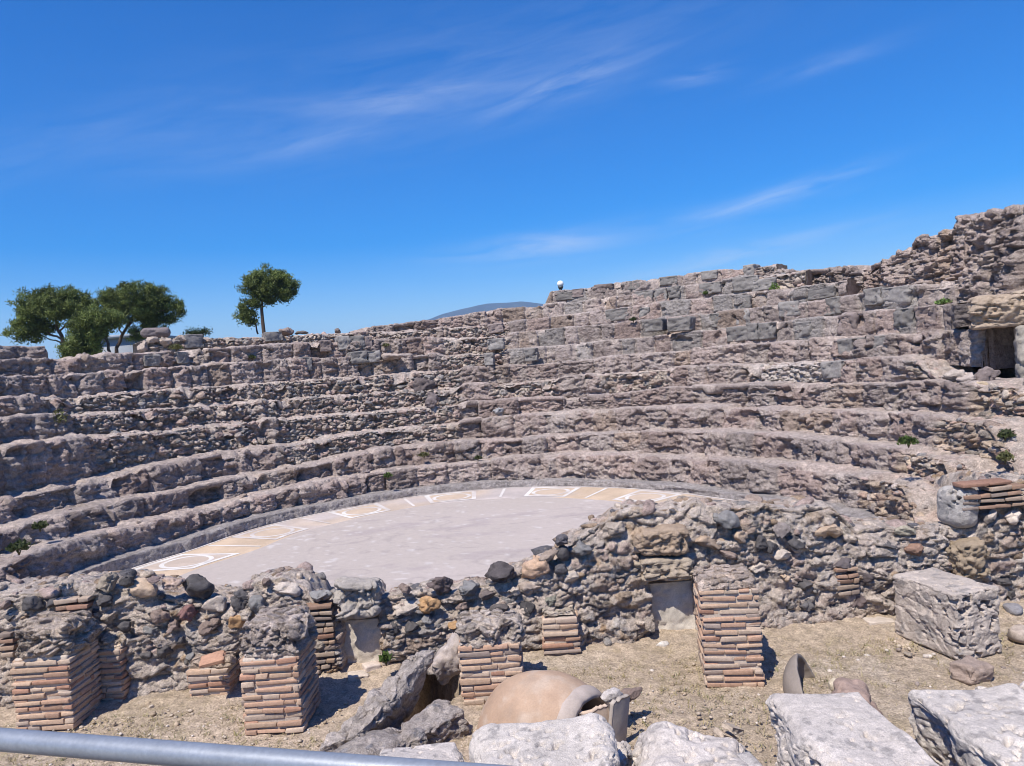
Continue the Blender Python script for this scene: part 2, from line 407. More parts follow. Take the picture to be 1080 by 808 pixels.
    bed = (np.exp(-((E+np.repeat(rise, nv)-.14)/.022)**2)+.8*np.exp(-(E/.022)**2))*np.clip(.65+.8*fbm(P, 3, 2, 24), 0, 1)
    mk = (np.clip(bed, 0, 1)*(.35+.45*neat)+neat*.6*np.exp(-(dj/.016)**2))[:, None]; mk = np.clip(mk, 0, .85); bc = bc*(1-mk)+np.array([.56, .49, .45])*mk
    gb = (neat*(bt[bi, 2] < .2))[:, None]*.8*(1-mk); bc = bc*(1-gb)+np.array([.24, .222, .208])*(.75+.6*k2[:, None])*gb
    col = bc*(1-rub[:, None])+rc*rub[:, None]
    dust = ((1-riser)*sstep(.03, .12, E)*(.75+.25*fbm(P, 2, 3, 19)))[:, None]
    dust = dust*np.clip(.85+.4*fbm(P, 5, 2, 20), 0, 1)[:, None]
    col = col*(1-dust*.85)+(DUST*1.12)*(1+.25*fbm(P, 9, 3, 29))[:, None]*dust*.85
    if n == 0: col = np.array([.33, .295, .28])[None]*(1+.25*fbm(P, 6, 3, 3))[:, None]
    F = [gridfaces(nu, nv)]
    # rubble stones bedded in the broken core and lying on the treads
    if n > 0:
        wgt = (rub*np.where(E > .5, 0, 1)*(1-.35*(E > .12))+(.045+.22*sstep(105, 135, TH))*(E > .02)*(E < .6)+.02*(riser > .5)+(.12 if mass else 0)*(E < .1))
        pick_ = np.where(r.random(len(P)) < wgt*.013*(.3 if mass else 1))[0]
        if len(pick_):
            zs = np.clip(r.lognormal(-2.5, .5, len(pick_)), .03, .26)
            nrm = np.stack([-ca[pick_]*NI[pick_], -sa[pick_]*NI[pick_], NU[pick_]], 1)
            sp = np.stack([CREAM*.9, MAUVE*1.25, DUST, BROWN*1.15, GREY*1.1, MAUVE*.9, CREAM*1.1]); sc_ = sp[r.integers(0, 7, len(pick_))]*r.uniform(.75, 1.2, (len(pick_), 1))
            sc_ = sc_*(1-.4*(1-rub[pick_, None]))+.4*(1-rub[pick_, None])*col[pick_]
            SV, SF, SC = scatter(P[pick_]-nrm*(zs*.08)[:, None], zs, 3+n, sc_)
            ST = (SV, SF, SC)
        else: ST = None
    else: ST = None
    # back and end faces so that the tier is solid
    bk = np.arange(nu)*nv+nv-1; Pb = P[bk].copy(); Pb[:, 2] = -.9; nb = len(P)
    P = np.concatenate([P, Pb]); col = np.concatenate([col, np.repeat(MAUVE[None], nu, 0)])
    i = np.arange(nu-1); F.append(np.stack([bk[i], bk[i+1], nb+i+1, nb+i], 1))
    for e, flip in ((0, 1), (nu-1, 0)):
        pr = e*nv+np.arange(nv); base = P[pr].copy(); base[:, 2] = np.minimum(base[:, 2].min(), ZB[e])-.05
        b0 = len(P); P = np.concatenate([P, base]); col = np.concatenate([col, np.repeat(MAUVE[None], nv, 0)])
        j = np.arange(nv-1); f = np.stack([pr[j], pr[j+1], b0+j+1, b0+j], 1); F.append(f[:, ::-1] if flip else f)
    if ST:
        F.append(ST[1]+len(P)); P = np.concatenate([P, ST[0]]); col = np.concatenate([col, ST[2]])
    o = mesh_np(name, P, F, col, M_TIER, cavea)
    if label: o['label'] = label
    return o
TEND = {1: (-14, 203), 2: (-13, 203), 3: (-12, 202), 4: (-9, 201), 5: (12, 200), 6: (10.8, 199), 7: (12.5, 198), 8: (14.2, 197)}
T = {}
T[0] = tier(0, -15, 198, name='gutter_kerb', label='low grey kerb ring round the orchestra floor')
for n, (a, b) in TEND.items(): T[n] = tier(n, a, b, zt=(lambda th, n=n, a=a: top_z(n, th)-(.5 if n < 5 else .36)*(1-sstep(a, a+(7 if n < 5 else 5), th))) if n < 6 else None)
T[9] = tier(9, 37, 137.5)
sk = sorted([at_r(x, y, R0+9.2*TR) for x, y in [(524, 327), (512, 329), (500, 331), (480, 334), (450, 338), (420, 341), (395, 344), (370, 349)]]); SKT = np.array([q[0] for q in sk]); SKZ = np.array([q[1] for q in sk])
T[10] = tier(10, 44, SKT[-1], zt=lambda th: np.where(th > SKT[0], np.interp(th, SKT, SKZ), top_z(10, th)))
T[11] = tier(11, 49, 86, zt=lambda th: top_z(11, th)-.42*sstep(79.8, 81.2, th))
tier(9, 149.5, 197, seed=7)
T[4]['label'] = 'tier with a broken rubble core showing'
T[11]['label'] = 'topmost tier of squared blocks against the sky'

# ruined concrete core above the right end of the tiers
prof = [(790, 279), (815, 284), (850, 286), (880, 283), (915, 281), (945, 274), (957, 264), (972, 251), (990, 246), (1012, 240), (1018, 229), (1050, 224), (1085, 219), (1130, 214), (1200, 210)]
def rm_px(px): return R0+TR*np.interp(px, [790, 860, 930, 1250], [10.3, 9.3, 8.5, 8.3])
tz = sorted([at_r(x, y, rm_px(x)+.35) for x, y in prof]); PT = np.array([t[0] for t in tz]); PZ = np.array([t[1] for t in tz])
PR = np.array([rm_px(x) for x, y in sorted(prof, reverse=True)])
tdoor = at_r(1032, 330, R0+8*TR)[0]
def mz(th): return np.interp(th, PT, PZ)
def mr_(th): return np.interp(th, PT, PR)
cm = tier(9, tdoor-.3, PT.max(), name='concrete_core', label='high ragged mass of weathered concrete at the right end', zt=mz, rf=mr_, zb=ZO+8*RI-.2, mass=1, seed=31)
lin_top = at_y(1050, 312, 8.6)[2]
RD = R0+6.2*TR
tz2 = sorted([at_r(x, y, RD+.3) for x, y in prof if x > 1015]); PT2 = np.array([t[0] for t in tz2]); PZ2 = np.array([t[1] for t in tz2])
cm2 = tier(9, PT2.min(), at_r(1026, 300, RD)[0], name='concrete_core', label='concrete core above the doorway lintel', zt=lambda th: np.interp(th, PT2, PZ2), rf=lambda th: RD+0*th, zb=at_r(1050, 316, RD)[1], mass=1, seed=33)

# restored squared blocks set in the tiers (photo pixel of face centre, tier, width and height in pixels)
ASH = [(596, 312, 11, 20, 9), (609, 309, 11, 13, 9), (637, 304, 11, 20, 9), (668, 301, 11, 15, 9), (705, 296, 11, 19, 9), (748, 290, 11, 17, 9), (790, 286, 11, 12, 14), (786, 299, 10, 26, 15),
 (679, 313, 10, 20, 13), (697, 311, 10, 13, 13), (711, 308, 10, 13, 12), (749, 304, 10, 22, 12), (806, 300, 10, 24, 12),
 (651, 332, 9, 24, 13), (680, 330, 9, 11, 12), (784, 320, 9, 14, 16), (689, 343, 7, 20, 13), (716, 342, 7, 24, 15), (762, 337, 8, 22, 15), (783, 335, 8, 14, 16), (778, 352, 7, 24, 16), (793, 350, 7, 13, 18), (808, 349, 7, 16, 17),
 (523, 346, 9, 17, 10), (523, 363, 7, 17, 12), (516, 379, 6, 10, 13), (560, 374, 6, 14, 14),
 (833, 326, 8, 20, 16), (848, 349, 7, 17, 19), (878, 323, 8, 15, 19), (894, 342, 7, 18, 21), (921, 313, 8, 18, 18), (944, 312, 8, 27, 20), (954, 336, 7, 18, 22), (977, 334, 7, 21, 22), (866, 309, 9, 26, 12), (892, 366, 6, 16, 18), (929, 364, 6, 15, 20), (878, 390, 5, 20, 18),
 (363, 362, 8, 14, 15), (377, 362, 8, 15, 15), (389, 362, 8, 8, 15), (379, 377, 7, 18, 13), (394, 376, 7, 14, 13), (322, 384, 7, 14, 15), (289, 355, 9, 18, 10), (344, 365, 8, 12, 12),
 (205, 360, 9, 19, 15), (160, 380, 8, 15, 12), (193, 378, 8, 11, 12)]
for k, (px, py, n, w, h) in enumerate(ASH):
    r = np.random.default_rng(900+k); rr = R0+(n-1)*TR+rho(90)*0
    th0, z = at_r(px, py, rr); rr = float(front_r(n, th0)); th0, z = at_r(px, py, rr)
    a = math.radians(th0); x, y = CX+rr*math.cos(a), CY+rr*math.sin(a); D = y
    al = abs(math.cos(math.atan2(x, y)-math.atan2(math.cos(a), math.sin(a))))
    W = w*D/FPX/max(.55, al); H = min(h*D/FPX, .42); dp = .42
    c = (x+math.cos(a)*(dp/2-.035), y+math.sin(a)*(dp/2-.035), z)
    g = r.uniform(.72, 1.15)
    tint = np.array([.235, .216, .202])*g if r.random() < .8 else np.array([.25, .2, .185])*g
    V, F, cl = rough_box(c, (W, dp, H), 300+k, rot=(r.normal(0, .02), r.normal(0, .02), a-math.pi/2+r.normal(0, .03)), n=14, rnd=.09, amp=.008, base=tint, var=.25, pits=.012, pitsc=18)
    mesh_np('ashlar_block', V, [F[0]], cl, M_ROCK, T.get(n, cavea))

# loose and leaning stones on the tiers (lie on them)
def loose(name, px, py, n, w, h, lab, col, seed, grp=None, dr=.15, facets=9, dims=None, rot=None):
    rr = R0+(n-1)*TR+dr; th, z = at_r(px, py, rr); a = math.radians(th); x, y = CX+rr*math.cos(a), CY+rr*math.sin(a)
    W, H = w*y/FPX, h*y/FPX
    if n == 9: z = min(z, float(top_z(n, th))+H*.3)
    d = dims or (W, max(W*.7, H), H)
    V, F, c = rock((x, y, z), d, seed, 4, facets, .07, rot or (0, 0, seed), col)
    return tag(mesh_np(name, V, F, c, M_ROCK), lab, 'rock', grp)
loose('fallen_stone', 445, 408, 6, 28, 22, 'dark angular fallen stone in the rubble near the middle of the tiers', (.13, .105, .1), 51, dr=-.3)
loose('fallen_stone', 456, 421, 5, 20, 18, 'rounded mauve stone just below the dark angular fallen stone', (.2, .165, .16), 52, dr=-.25)
loose('fallen_stone', 412, 376, 7, 28, 9, 'flat pale slab lying on a tier beside the restored grey blocks', (.36, .29, .25), 53, dr=.0)
loose('fallen_stone', 526, 433, 4, 14, 12, 'round grey stone with a pale ring set in the lower tiers', (.3, .29, .29), 54, dr=-.15)
loose('boulder', 299, 344, 9, 26, 10, 'brown boulder on the tier beside the lone pine', (.26, .2, .17), 55, dr=.55)
loose('boulder', 356, 345, 9, 10, 6, 'small dark boulder on the skyline right of the lone pine', (.17, .14, .13), 56, dr=.4)
loose('boulder', 318, 347, 9, 14, 5, 'low dark stone beside the brown boulder', (.15, .13, .12), 57, dr=.6)
V, F, c = rough_box((0, 0, 0), (.62, .24, .24), 61, n=20, rnd=.48, amp=.012, base=(.2, .165, .16), pits=.01)
th, z = at_r(164, 351, R0+8.6*TR); a = R_(th); c0 = np.array([CX+(R0+8.6*TR)*math.cos(a), CY+(R0+8.6*TR)*math.sin(a), z])
tag(mesh_np('column_drum', V@rotm(0, 0, .5).T+c0, F, c, M_ROCK), 'dark column drum lying on its side on the top of the left tiers', 'column')
# rubble heap under the drum
for k, (px, py, w, h) in enumerate([(152, 366, 16, 12), (172, 360, 22, 13), (190, 357, 16, 10), (160, 360, 18, 9)]):
    loose('rubble_stone', px, py, 9, w, h, ['pale chunk of rubble at the left foot of the column drum heap', 'broad pale rubble chunk below the right end of the column drum', 'small rubble chunk between the drum and the squared block', 'rubble chunk directly under the column drum'][k], (.38, .31, .26), 70+k, dr=.1)

# doorway at the right: lintel, jamb, dark passage
YD = 10.9
pz = at_y(1050, 405, YD)[2]; dl = at_y(1034, 346, YD); zl = dl[2]; xl = dl[0]
door = thing('passage_doorway', at_y(1055, 405, YD), 'dark square doorway under a tan lintel stone at the right end of the tiers', 'doorway')
def dbox(name, lo, hi, seed, col, n=22, amp=.03, mat=M_TIER, rnd=.08, rot=0.0, strat=0, pits=.02, cr=.3):
    lo = np.array(lo); hi = np.array(hi); V, F, c = rough_box((lo+hi)/2, hi-lo, seed, rot=(0, 0, rot), n=n, rnd=rnd, amp=amp, base=col, strat=strat, pits=pits, cr=cr)
    return mesh_np(name, V, F, c, mat, door)
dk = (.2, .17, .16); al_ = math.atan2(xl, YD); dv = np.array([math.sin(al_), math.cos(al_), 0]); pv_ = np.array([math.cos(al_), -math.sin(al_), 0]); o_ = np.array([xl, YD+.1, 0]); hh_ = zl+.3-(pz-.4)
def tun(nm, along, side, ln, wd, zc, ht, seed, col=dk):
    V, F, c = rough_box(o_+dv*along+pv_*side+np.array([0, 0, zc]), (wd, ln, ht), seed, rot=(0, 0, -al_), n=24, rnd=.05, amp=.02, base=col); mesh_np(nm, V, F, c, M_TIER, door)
def rbox(name, px0, py0, px1, py1, Y, dep, seed, col, **kw):
    A = at_y(px0, py0, Y); B = at_y(px1, py1, Y); c = np.array([(A[0]+B[0])/2, Y, (A[2]+B[2])/2])+dv*dep/2
    V, F, cc = rough_box(c, ((B[0]-A[0])/math.cos(al_)*.9, dep, B[2]-A[2]), seed, rot=(0, 0, -al_), base=col, **kw); mesh_np(name, V, F, cc, M_ROCK, door)
rbox('lintel', 1031, 347, 1084, 309, YD-.1, .7, 81, (.36, .28, .21), n=48, amp=.03, strat=.02, cr=.5, rnd=.12)
rbox('lintel_end', 1074, 331, 1115, 303, YD-.25, .8, 82, (.39, .31, .235), n=36, amp=.03, cr=.5, rnd=.12)
rbox('jamb_stone', 1080, 414, 1112, 340, YD-.4, .6, 83, (.33, .295, .25), n=30, amp=.02, cr=.3, rnd=.15)
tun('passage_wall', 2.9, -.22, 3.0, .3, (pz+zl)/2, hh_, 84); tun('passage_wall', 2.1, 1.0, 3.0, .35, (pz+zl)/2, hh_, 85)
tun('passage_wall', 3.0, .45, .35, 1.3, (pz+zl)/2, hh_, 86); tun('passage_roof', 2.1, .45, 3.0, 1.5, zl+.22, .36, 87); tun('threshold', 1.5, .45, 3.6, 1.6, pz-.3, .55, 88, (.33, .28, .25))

for k, (px, py, w, h, cc, lab) in enumerate([(1006, 397, 24, 14, (.40, .335, .29), 'pale broken stone at the foot of the doorway, leftmost of three'), (1022, 400, 24, 14, (.42, .35, .31), 'pinkish broken stone at the left foot of the doorway, middle of three'), (1041, 396, 14, 17, (.2, .16, .15), 'dark pitted stone standing before the doorway'), (1032, 409, 30, 9, (.46, .36, .25), 'flat tan stone on the doorway threshold')]):
    c_ = at_y(px, py, YD-.25-.1*k); V, F, c = rock(c_, (w*YD/FPX*1.0, .3, h*YD/FPX*1.05), 840+k, 4, 9, .09, (0, .1*k, .4*k), cc); tag(mesh_np('fallen_stone', V, F, c, M_ROCK), lab, 'rock')

# ---------------------------------------------------------------- orchestra floor with mosaic panels
def arc_patch(r0, r1, t0, t1, z, nr=2, nt=40, rf=None):
    th = np.linspace(t0, t1, nt); V = []
    for t in th:
        ro = float(rho(t))
        for q in np.linspace(0, 1, nr):
            r = (r0+(r1-r0)*q)+ro; V.append((CX+r*math.cos(R_(t)), CY+r*math.sin(R_(t)), z))
    return np.array(V), [gridfaces(nt, nr)[:, ::-1]]
mb = MB()
th = np.linspace(-40, 220, 131); ring = [(CX+(R0+.05+rho(t))*math.cos(R_(t)), CY+(R0+.05+rho(t))*math.sin(R_(t))) for t in th]
ring = [(x, max(y, 7.4)) for x, y in ring]
bm = bmesh.new(); g = 90
xs = np.linspace(-6.5, 6, 260); ys = np.linspace(7.6, 15.5, 170); XX, YY = np.meshgrid(xs, ys, indexing='ij')
P = np.stack([XX, YY, np.full_like(XX, ZF)], -1).reshape(-1, 3); P[:, 2] += .004*fbm(P, .8, 3, 5)-.004
tt = np.degrees(np.arctan2(P[:, 1]-CY, P[:, 0]-CX)); tt = np.where(tt < -90, tt+360, tt)
inside = ((np.hypot(P[:, 0]-CX, P[:, 1]-CY) < R0+.1+rho(tt)) & (P[:, 1] > 7.7+.0737*P[:, 0]+.55)).reshape(XX.shape)
F = gridfaces(len(xs), len(ys)); ok = inside.ravel()[F].all(1)
wear = sstep(-.1, .5, fbm(P, .6, 4, 9))[:, None]
col = np.array([.425, .365, .325])*(1-wear*.35)+np.array([.47, .40, .37])*wear*.35
crk = sstep(.022, .004, np.abs(fbm(P, .75, 4, 37)))[:, None]*.35; col = col*(1-crk)+np.array([.27, .23, .22])*crk
blot = sstep(.15, .5, fbm(P*np.array([1, 2.2, 1]), 1.6, 4, 17))[:, None]*.4; col = col*(1-blot)+np.array([.30, .25, .25])*blot
spk = sstep(.45, .6, fbm(P, 9, 2, 18))[:, None]*.5; col = col*(1-spk)+np.array([.6, .56, .54])*spk
tag(mesh_np('orchestra_floor', P, [F[ok][:, ::-1]], col, M_MOS, smooth=True), kind='structure')
BE = np.array([.52, .395, .28]); BE2 = np.array([.50, .42, .35]); WH = np.array([.66, .62, .58])
def band_col(V, base, amt=.16):
    w_ = np.clip(sstep(-.15, .35, fbm(V, 1.3, 3, 77))*.6+sstep(.0, .35, fbm(V, 7, 3, 78))*.45, 0, .9)[:, None]
    return (base*(1-w_)+np.array([.47, .40, .36])*w_)*(1+amt*fbm(V, 4, 3, 6)[:, None])
RB0, RB1 = R0-1.52, R0-.40
mos = thing('mosaic_border', (CX, CY, ZF), 'curved mosaic border of beige bands and white framed squares at the edge of the floor', 'mosaic')
V, F = arc_patch(RB0, RB1, -20, 196, ZF+.005, 14, 420)
tv = np.degrees(np.arctan2(V[:, 1]-CY, V[:, 0]-CX)); tv = np.where(tv < -90, tv+360, tv)
GRB = np.array([.445, .385, .355])
tanm = np.clip(sstep(140, 150, tv)+sstep(72, 66, tv)*sstep(30, 40, tv)+.6*sstep(-.1, .3, fbm(V, .9, 2, 31)), 0, 1)[:, None]
bc = GRB*(1-tanm)+BE*tanm; bc = bc*(1+.22*fbm(V, 3, 4, 6))[:, None]
V[::14, 2] -= .02; fade = sstep(.1, .5, fbm(V, 1.4, 3, 12))[:, None]*.5; bc = bc*(1-fade)+np.array([.44, .385, .37])*fade
mesh_np('beige_band', V, [F[0]], bc, M_MOS, mos)
pan = [(265, 560), (372, 536), (476, 523.5), (579, 520.5), (682, 524)]
def floor_th(px, py):
    p = at_z(px, py, ZF); t = math.degrees(math.atan2(p[1]-CY, p[0]-CX)); return t+360 if t < -90 else t
ths = [floor_th(*q) for q in pan]; step = (ths[0]-ths[-1])/4
ths = [ths[0]+step]+ths+[ths[-1]-step]
rc_ = (RB0+RB1)/2; hw = math.degrees(.43/rc_); 
for k, t in enumerate(ths):
    m = MB(); z = ZF+.009
    V, F = arc_patch(RB0+.11, RB1-.06, t-hw*.95, t+hw*.95, ZF+.007, 6, 12); mi = MB(); mi.add(V, F, (BE*.8+GRB*.2 if k else BE*.5+GRB*.5)*(1+.2*fbm(V, 5, 3, 6)[:, None])); mi.build('square_field', M_MOS, mos)
    for (a0, a1, b0, b1) in ((RB0+.10, RB0+.19, -hw, hw), (RB1-.13, RB1-.03, -hw, hw), (RB0+.19, RB1-.13, -hw, -hw*.82), (RB0+.19, RB1-.13, hw*.82, hw)):
        V, F = arc_patch(a0, a1, t+b0, t+b1, z, 4, 24); m.add(V, F, band_col(V, WH))
    ring_o, ring_i = [], []
    for q in np.linspace(0, 2*math.pi, 41)[:-1]:
        for lst, s in ((ring_o, .86), (ring_i, .70)):
            r = rc_+float(rho(t))+s*.42*math.sin(q); tt_ = R_(t)+s*.40*math.cos(q)/rc_; lst.append((CX+r*math.cos(tt_), CY+r*math.sin(tt_), z))
    V = np.array(ring_o+ring_i); i = np.arange(40); m.add(V, [np.stack([i, (i+1) % 40, 40+(i+1) % 40, 40+i], 1)], band_col(V, WH))
    o = m.build('framed_square', M_MOS, mos)
    mm = MB(); V, F = arc_patch(RB0+.10, RB1-.04, t-step/2-.35, t-step/2+.35, z, 2, 3); mm.add(V, F, band_col(V, WH)); mm.build('white_divider', M_MOS, mos)
mm = MB(); V, F = arc_patch(RB1, RB1+.05, -20, 196, ZF+.009, 2, 300); mm.add(V, F, band_col(V, np.array([.58, .53, .5]))); mm.build('white_edging', M_MOS, mos)

# ---------------------------------------------------------------- stage wall (pulpitum) of mortared rubble
def wall_y(x): return 7.70+.0737*x
W0, W1 = -6.6, 7.6
wall = thing('stage_wall', (0, 7.9, 0), 'long low rubble wall with dark stones in front of the orchestra floor', 'wall')
topx = [(-60, 622), (0, 618), (40, 612), (90, 606), (130, 607), (170, 612), (215, 622), (255, 624), (285, 603), (310, 600), (330, 606), (345, 624), (370, 612), (398, 612), (405, 622), (440, 617), (470, 612), (505, 604), (540, 595), (560, 588), (585, 576), (610, 560), (635, 545), (660, 536), (700, 534), (740, 532), (780, 530), (820, 536), (850, 530), (880, 545), (920, 548), (985, 548), (998, 546), (1006, 498), (1040, 494), (1090, 497), (1200, 500)]
tp = []
for x, y in topx:
    X0 = at_y(x, y, 8)[0]; p = at_y(x, y-np.interp(x, [540, 620, 860, 880], [0, 9, 9, 0]), wall_y(X0)+np.interp(x, [0, 520, 600, 860, 900, 1000, 1010], [.5, .5, .8, .8, .6, .6, .9])); tp.append((p[0], p[2]))
tp = np.array(tp)
def wpt(px, py, dy=0.0):
    Y = 7.7
    for _ in range(6): Y = wall_y(at_y(px, py, Y)[0])+dy
    return at_y(px, py, Y)
nx = 900; xs = np.linspace(W0, W1, nx); zt = np.interp(xs, tp[:, 0], tp[:, 1])
zt = zt+.05*fbm(np.stack([xs, xs*0, xs*0], 1), 2.5, 3, 3)+.03*fbm(np.stack([xs, xs*0+4, xs*0], 1), 9, 2, 3)
nf, nt_ = 80, 64; depth = np.interp(xs, [-6, -3, 0, 1.2, 3.6, 4.1, 7.6], [1.0, .8, .75, 1.1, 1.1, 1.1, 1.5])
wv = np.linspace(0, 1, nf); qv = np.linspace(0, 1, nt_+1)[1:]
Yf = wall_y(xs)
XX = np.repeat(xs[:, None], nf+nt_, 1)
YY = np.concatenate([np.repeat(Yf[:, None], nf, 1)+.10*wv[None], Yf[:, None]+.10+qv[None]*depth[:, None]], 1)
back_drop = np.where(xs < 0.6, 0.12, .2)[:, None]
ZZ = np.concatenate([-.05+wv[None]*(zt+.05)[:, None], zt[:, None]-back_drop*qv[None]**2+.0*qv[None]], 1)
ED = np.concatenate([-(1-wv)[None]*zt[:, None], qv[None]*depth[:, None]], 1).ravel()
P = np.stack([XX, YY, ZZ], -1).reshape(-1, 3)
al = sstep(-.1, .1, ED); NF = np.cos(al*math.pi/2); NU = np.sin(al*math.pi/2)
sA_, gA, rA = stones(P, (4.2, 4.2, 6.4), 201); sB, gB, rB = stones(P, (8.5, 8.5, 12.5), 202)
sel = rA(2) > .45
sz = sstep(-.25, .2, fbm(P, .9, 2, 77))
cgw = crag(P, 17, 1.9); h = np.where(sel, .08*sA_, .05*sB+.025)*(.55+.45*sz)+.05*fbm(P, 1.4, 3, 5)+.5*cgw
mortar_fill = sstep(-.22, .22, fbm(P, 1.1, 3, 15)); h = h*(1-.6*mortar_fill)+mortar_fill*(.035+.25*cgw)
eR = .07+.09*np.abs(fbm(P, 1.8, 2, 41)); h = h-eR*np.exp(-np.abs(ED)/eR)
# niches
def niche(pxs, depthm, h):
    (x0, y0), (x1, y1) = pxs; a = wpt(x0, y0); b = wpt(x1, y1)
    m = sstep(a[0]-.03, a[0]+.02, P[:, 0])*(1-sstep(b[0]-.02, b[0]+.03, P[:, 0]))*sstep(b[2]-.05, b[2]+.0, P[:, 2])*(1-sstep(a[2]-.02, a[2]+.03, P[:, 2]))*(ED < -.02)
    return h*(1-m)-depthm*m
N1 = ((360, 652), (401, 712)); N2 = ((688, 612), (735, 672))
h = niche(N1, .26, h); h = niche(N2, .24, h)
h_in = h; h = np.where(ED > 0, .05*fbm(P, 2.2, 3, 55)+.03*fbm(P, 8, 3, 56)+.35*h, h); P[:, 1] -= NF*h; P[:, 2] += NU*h*.9; P[:, 0] += .03*fbm(P, 7, 2, 91)
pal = np.stack([CREAM*.85, BROWN*1.2, MAUVE*1.25, DUST*.9, PALE*.75, BASALT*1.8, np.array([.36, .25, .16])])
def pick(r): return pal[np.minimum((r**1.15*7).astype(int), 6)]
cs = np.where(sel[:, None], pick(rA(9))*(.8+.4*rA(10))[:, None], pick(rB(9))*(.8+.4*rB(10))[:, None])
gg = np.where(sel, gA, gB)[:, None]; mc = np.array([.50, .42, .36])*(1+.2*fbm(P, 4, 3, 8))[:, None]
cs = cs*gg+mc*(1-gg); cs = cs*(1-.75*mortar_fill[:, None])+mc*.75*mortar_fill[:, None]
tb = P[:, 0][:, None]; warm = sstep(-1, 4, tb); cs = cs*(1+.0*warm)
F = [gridfaces(nx, nf+nt_)]
nv = nf+nt_; bk = np.arange(nx)*nv+nv-1; Pb = P[bk].copy(); Pb[:, 2] = -.3; n0 = len(P); i = np.arange(nx-1)
P = np.concatenate([P, Pb]); cs = np.concatenate([cs, np.repeat(CREAM[None], nx, 0)]); F.append(np.stack([bk[i], bk[i+1], n0+i+1, n0+i], 1))
rw = np.random.default_rng(77); nz_ = ~((np.abs(h_in+.26) < .015) | (np.abs(h_in+.24) < .015))
cand = np.where((rw.random(n0) < np.where(ED > .02, .012, .0032)) & nz_)[0]; zs = np.clip(rw.lognormal(-2.35, .55, len(cand)), .035, .28)
sp = np.stack([CREAM*.85, BROWN*1.2, MAUVE*1.25, DUST*.95, GREY*1.0, BASALT*1.6, CREAM, np.array([.33, .24, .17])]); sc_ = sp[rw.integers(0, 8, len(cand))]*rw.uniform(.75, 1.2, (len(cand), 1))
SV, SF, SC = scatter(P[cand]+np.stack([0*zs, NF[cand]*zs*.16, -NU[cand]*zs*.08], 1), zs, 5, sc_, flat=.55, tilt=.16)
F.append(SF+len(P)); P = np.concatenate([P, SV]); cs = np.concatenate([cs, SC])
mesh_np('rubble_face', P, F, cs, M_WALL, wall)
# plaster backs of the two niches
for (q0, q1), cc in ((N1, (.50, .44, .37)), (N2, (.50, .45, .39))):
    a = wpt(*q0); b = wpt(*q1); yb = wall_y((a[0]+b[0])/2)
    zt_ = a[2]+.02-.14*(a[2]-b[2])
    V, F, c = rough_box(((a[0]+b[0])/2, yb+.19, (zt_+0)/2), (b[0]-a[0]+.06, .16, zt_), 95, n=26, rnd=.03, amp=.008, base=cc, var=.3, pits=.006)
    mesh_np('plaster_panel', V, F, c, M_PLASTER, wall)
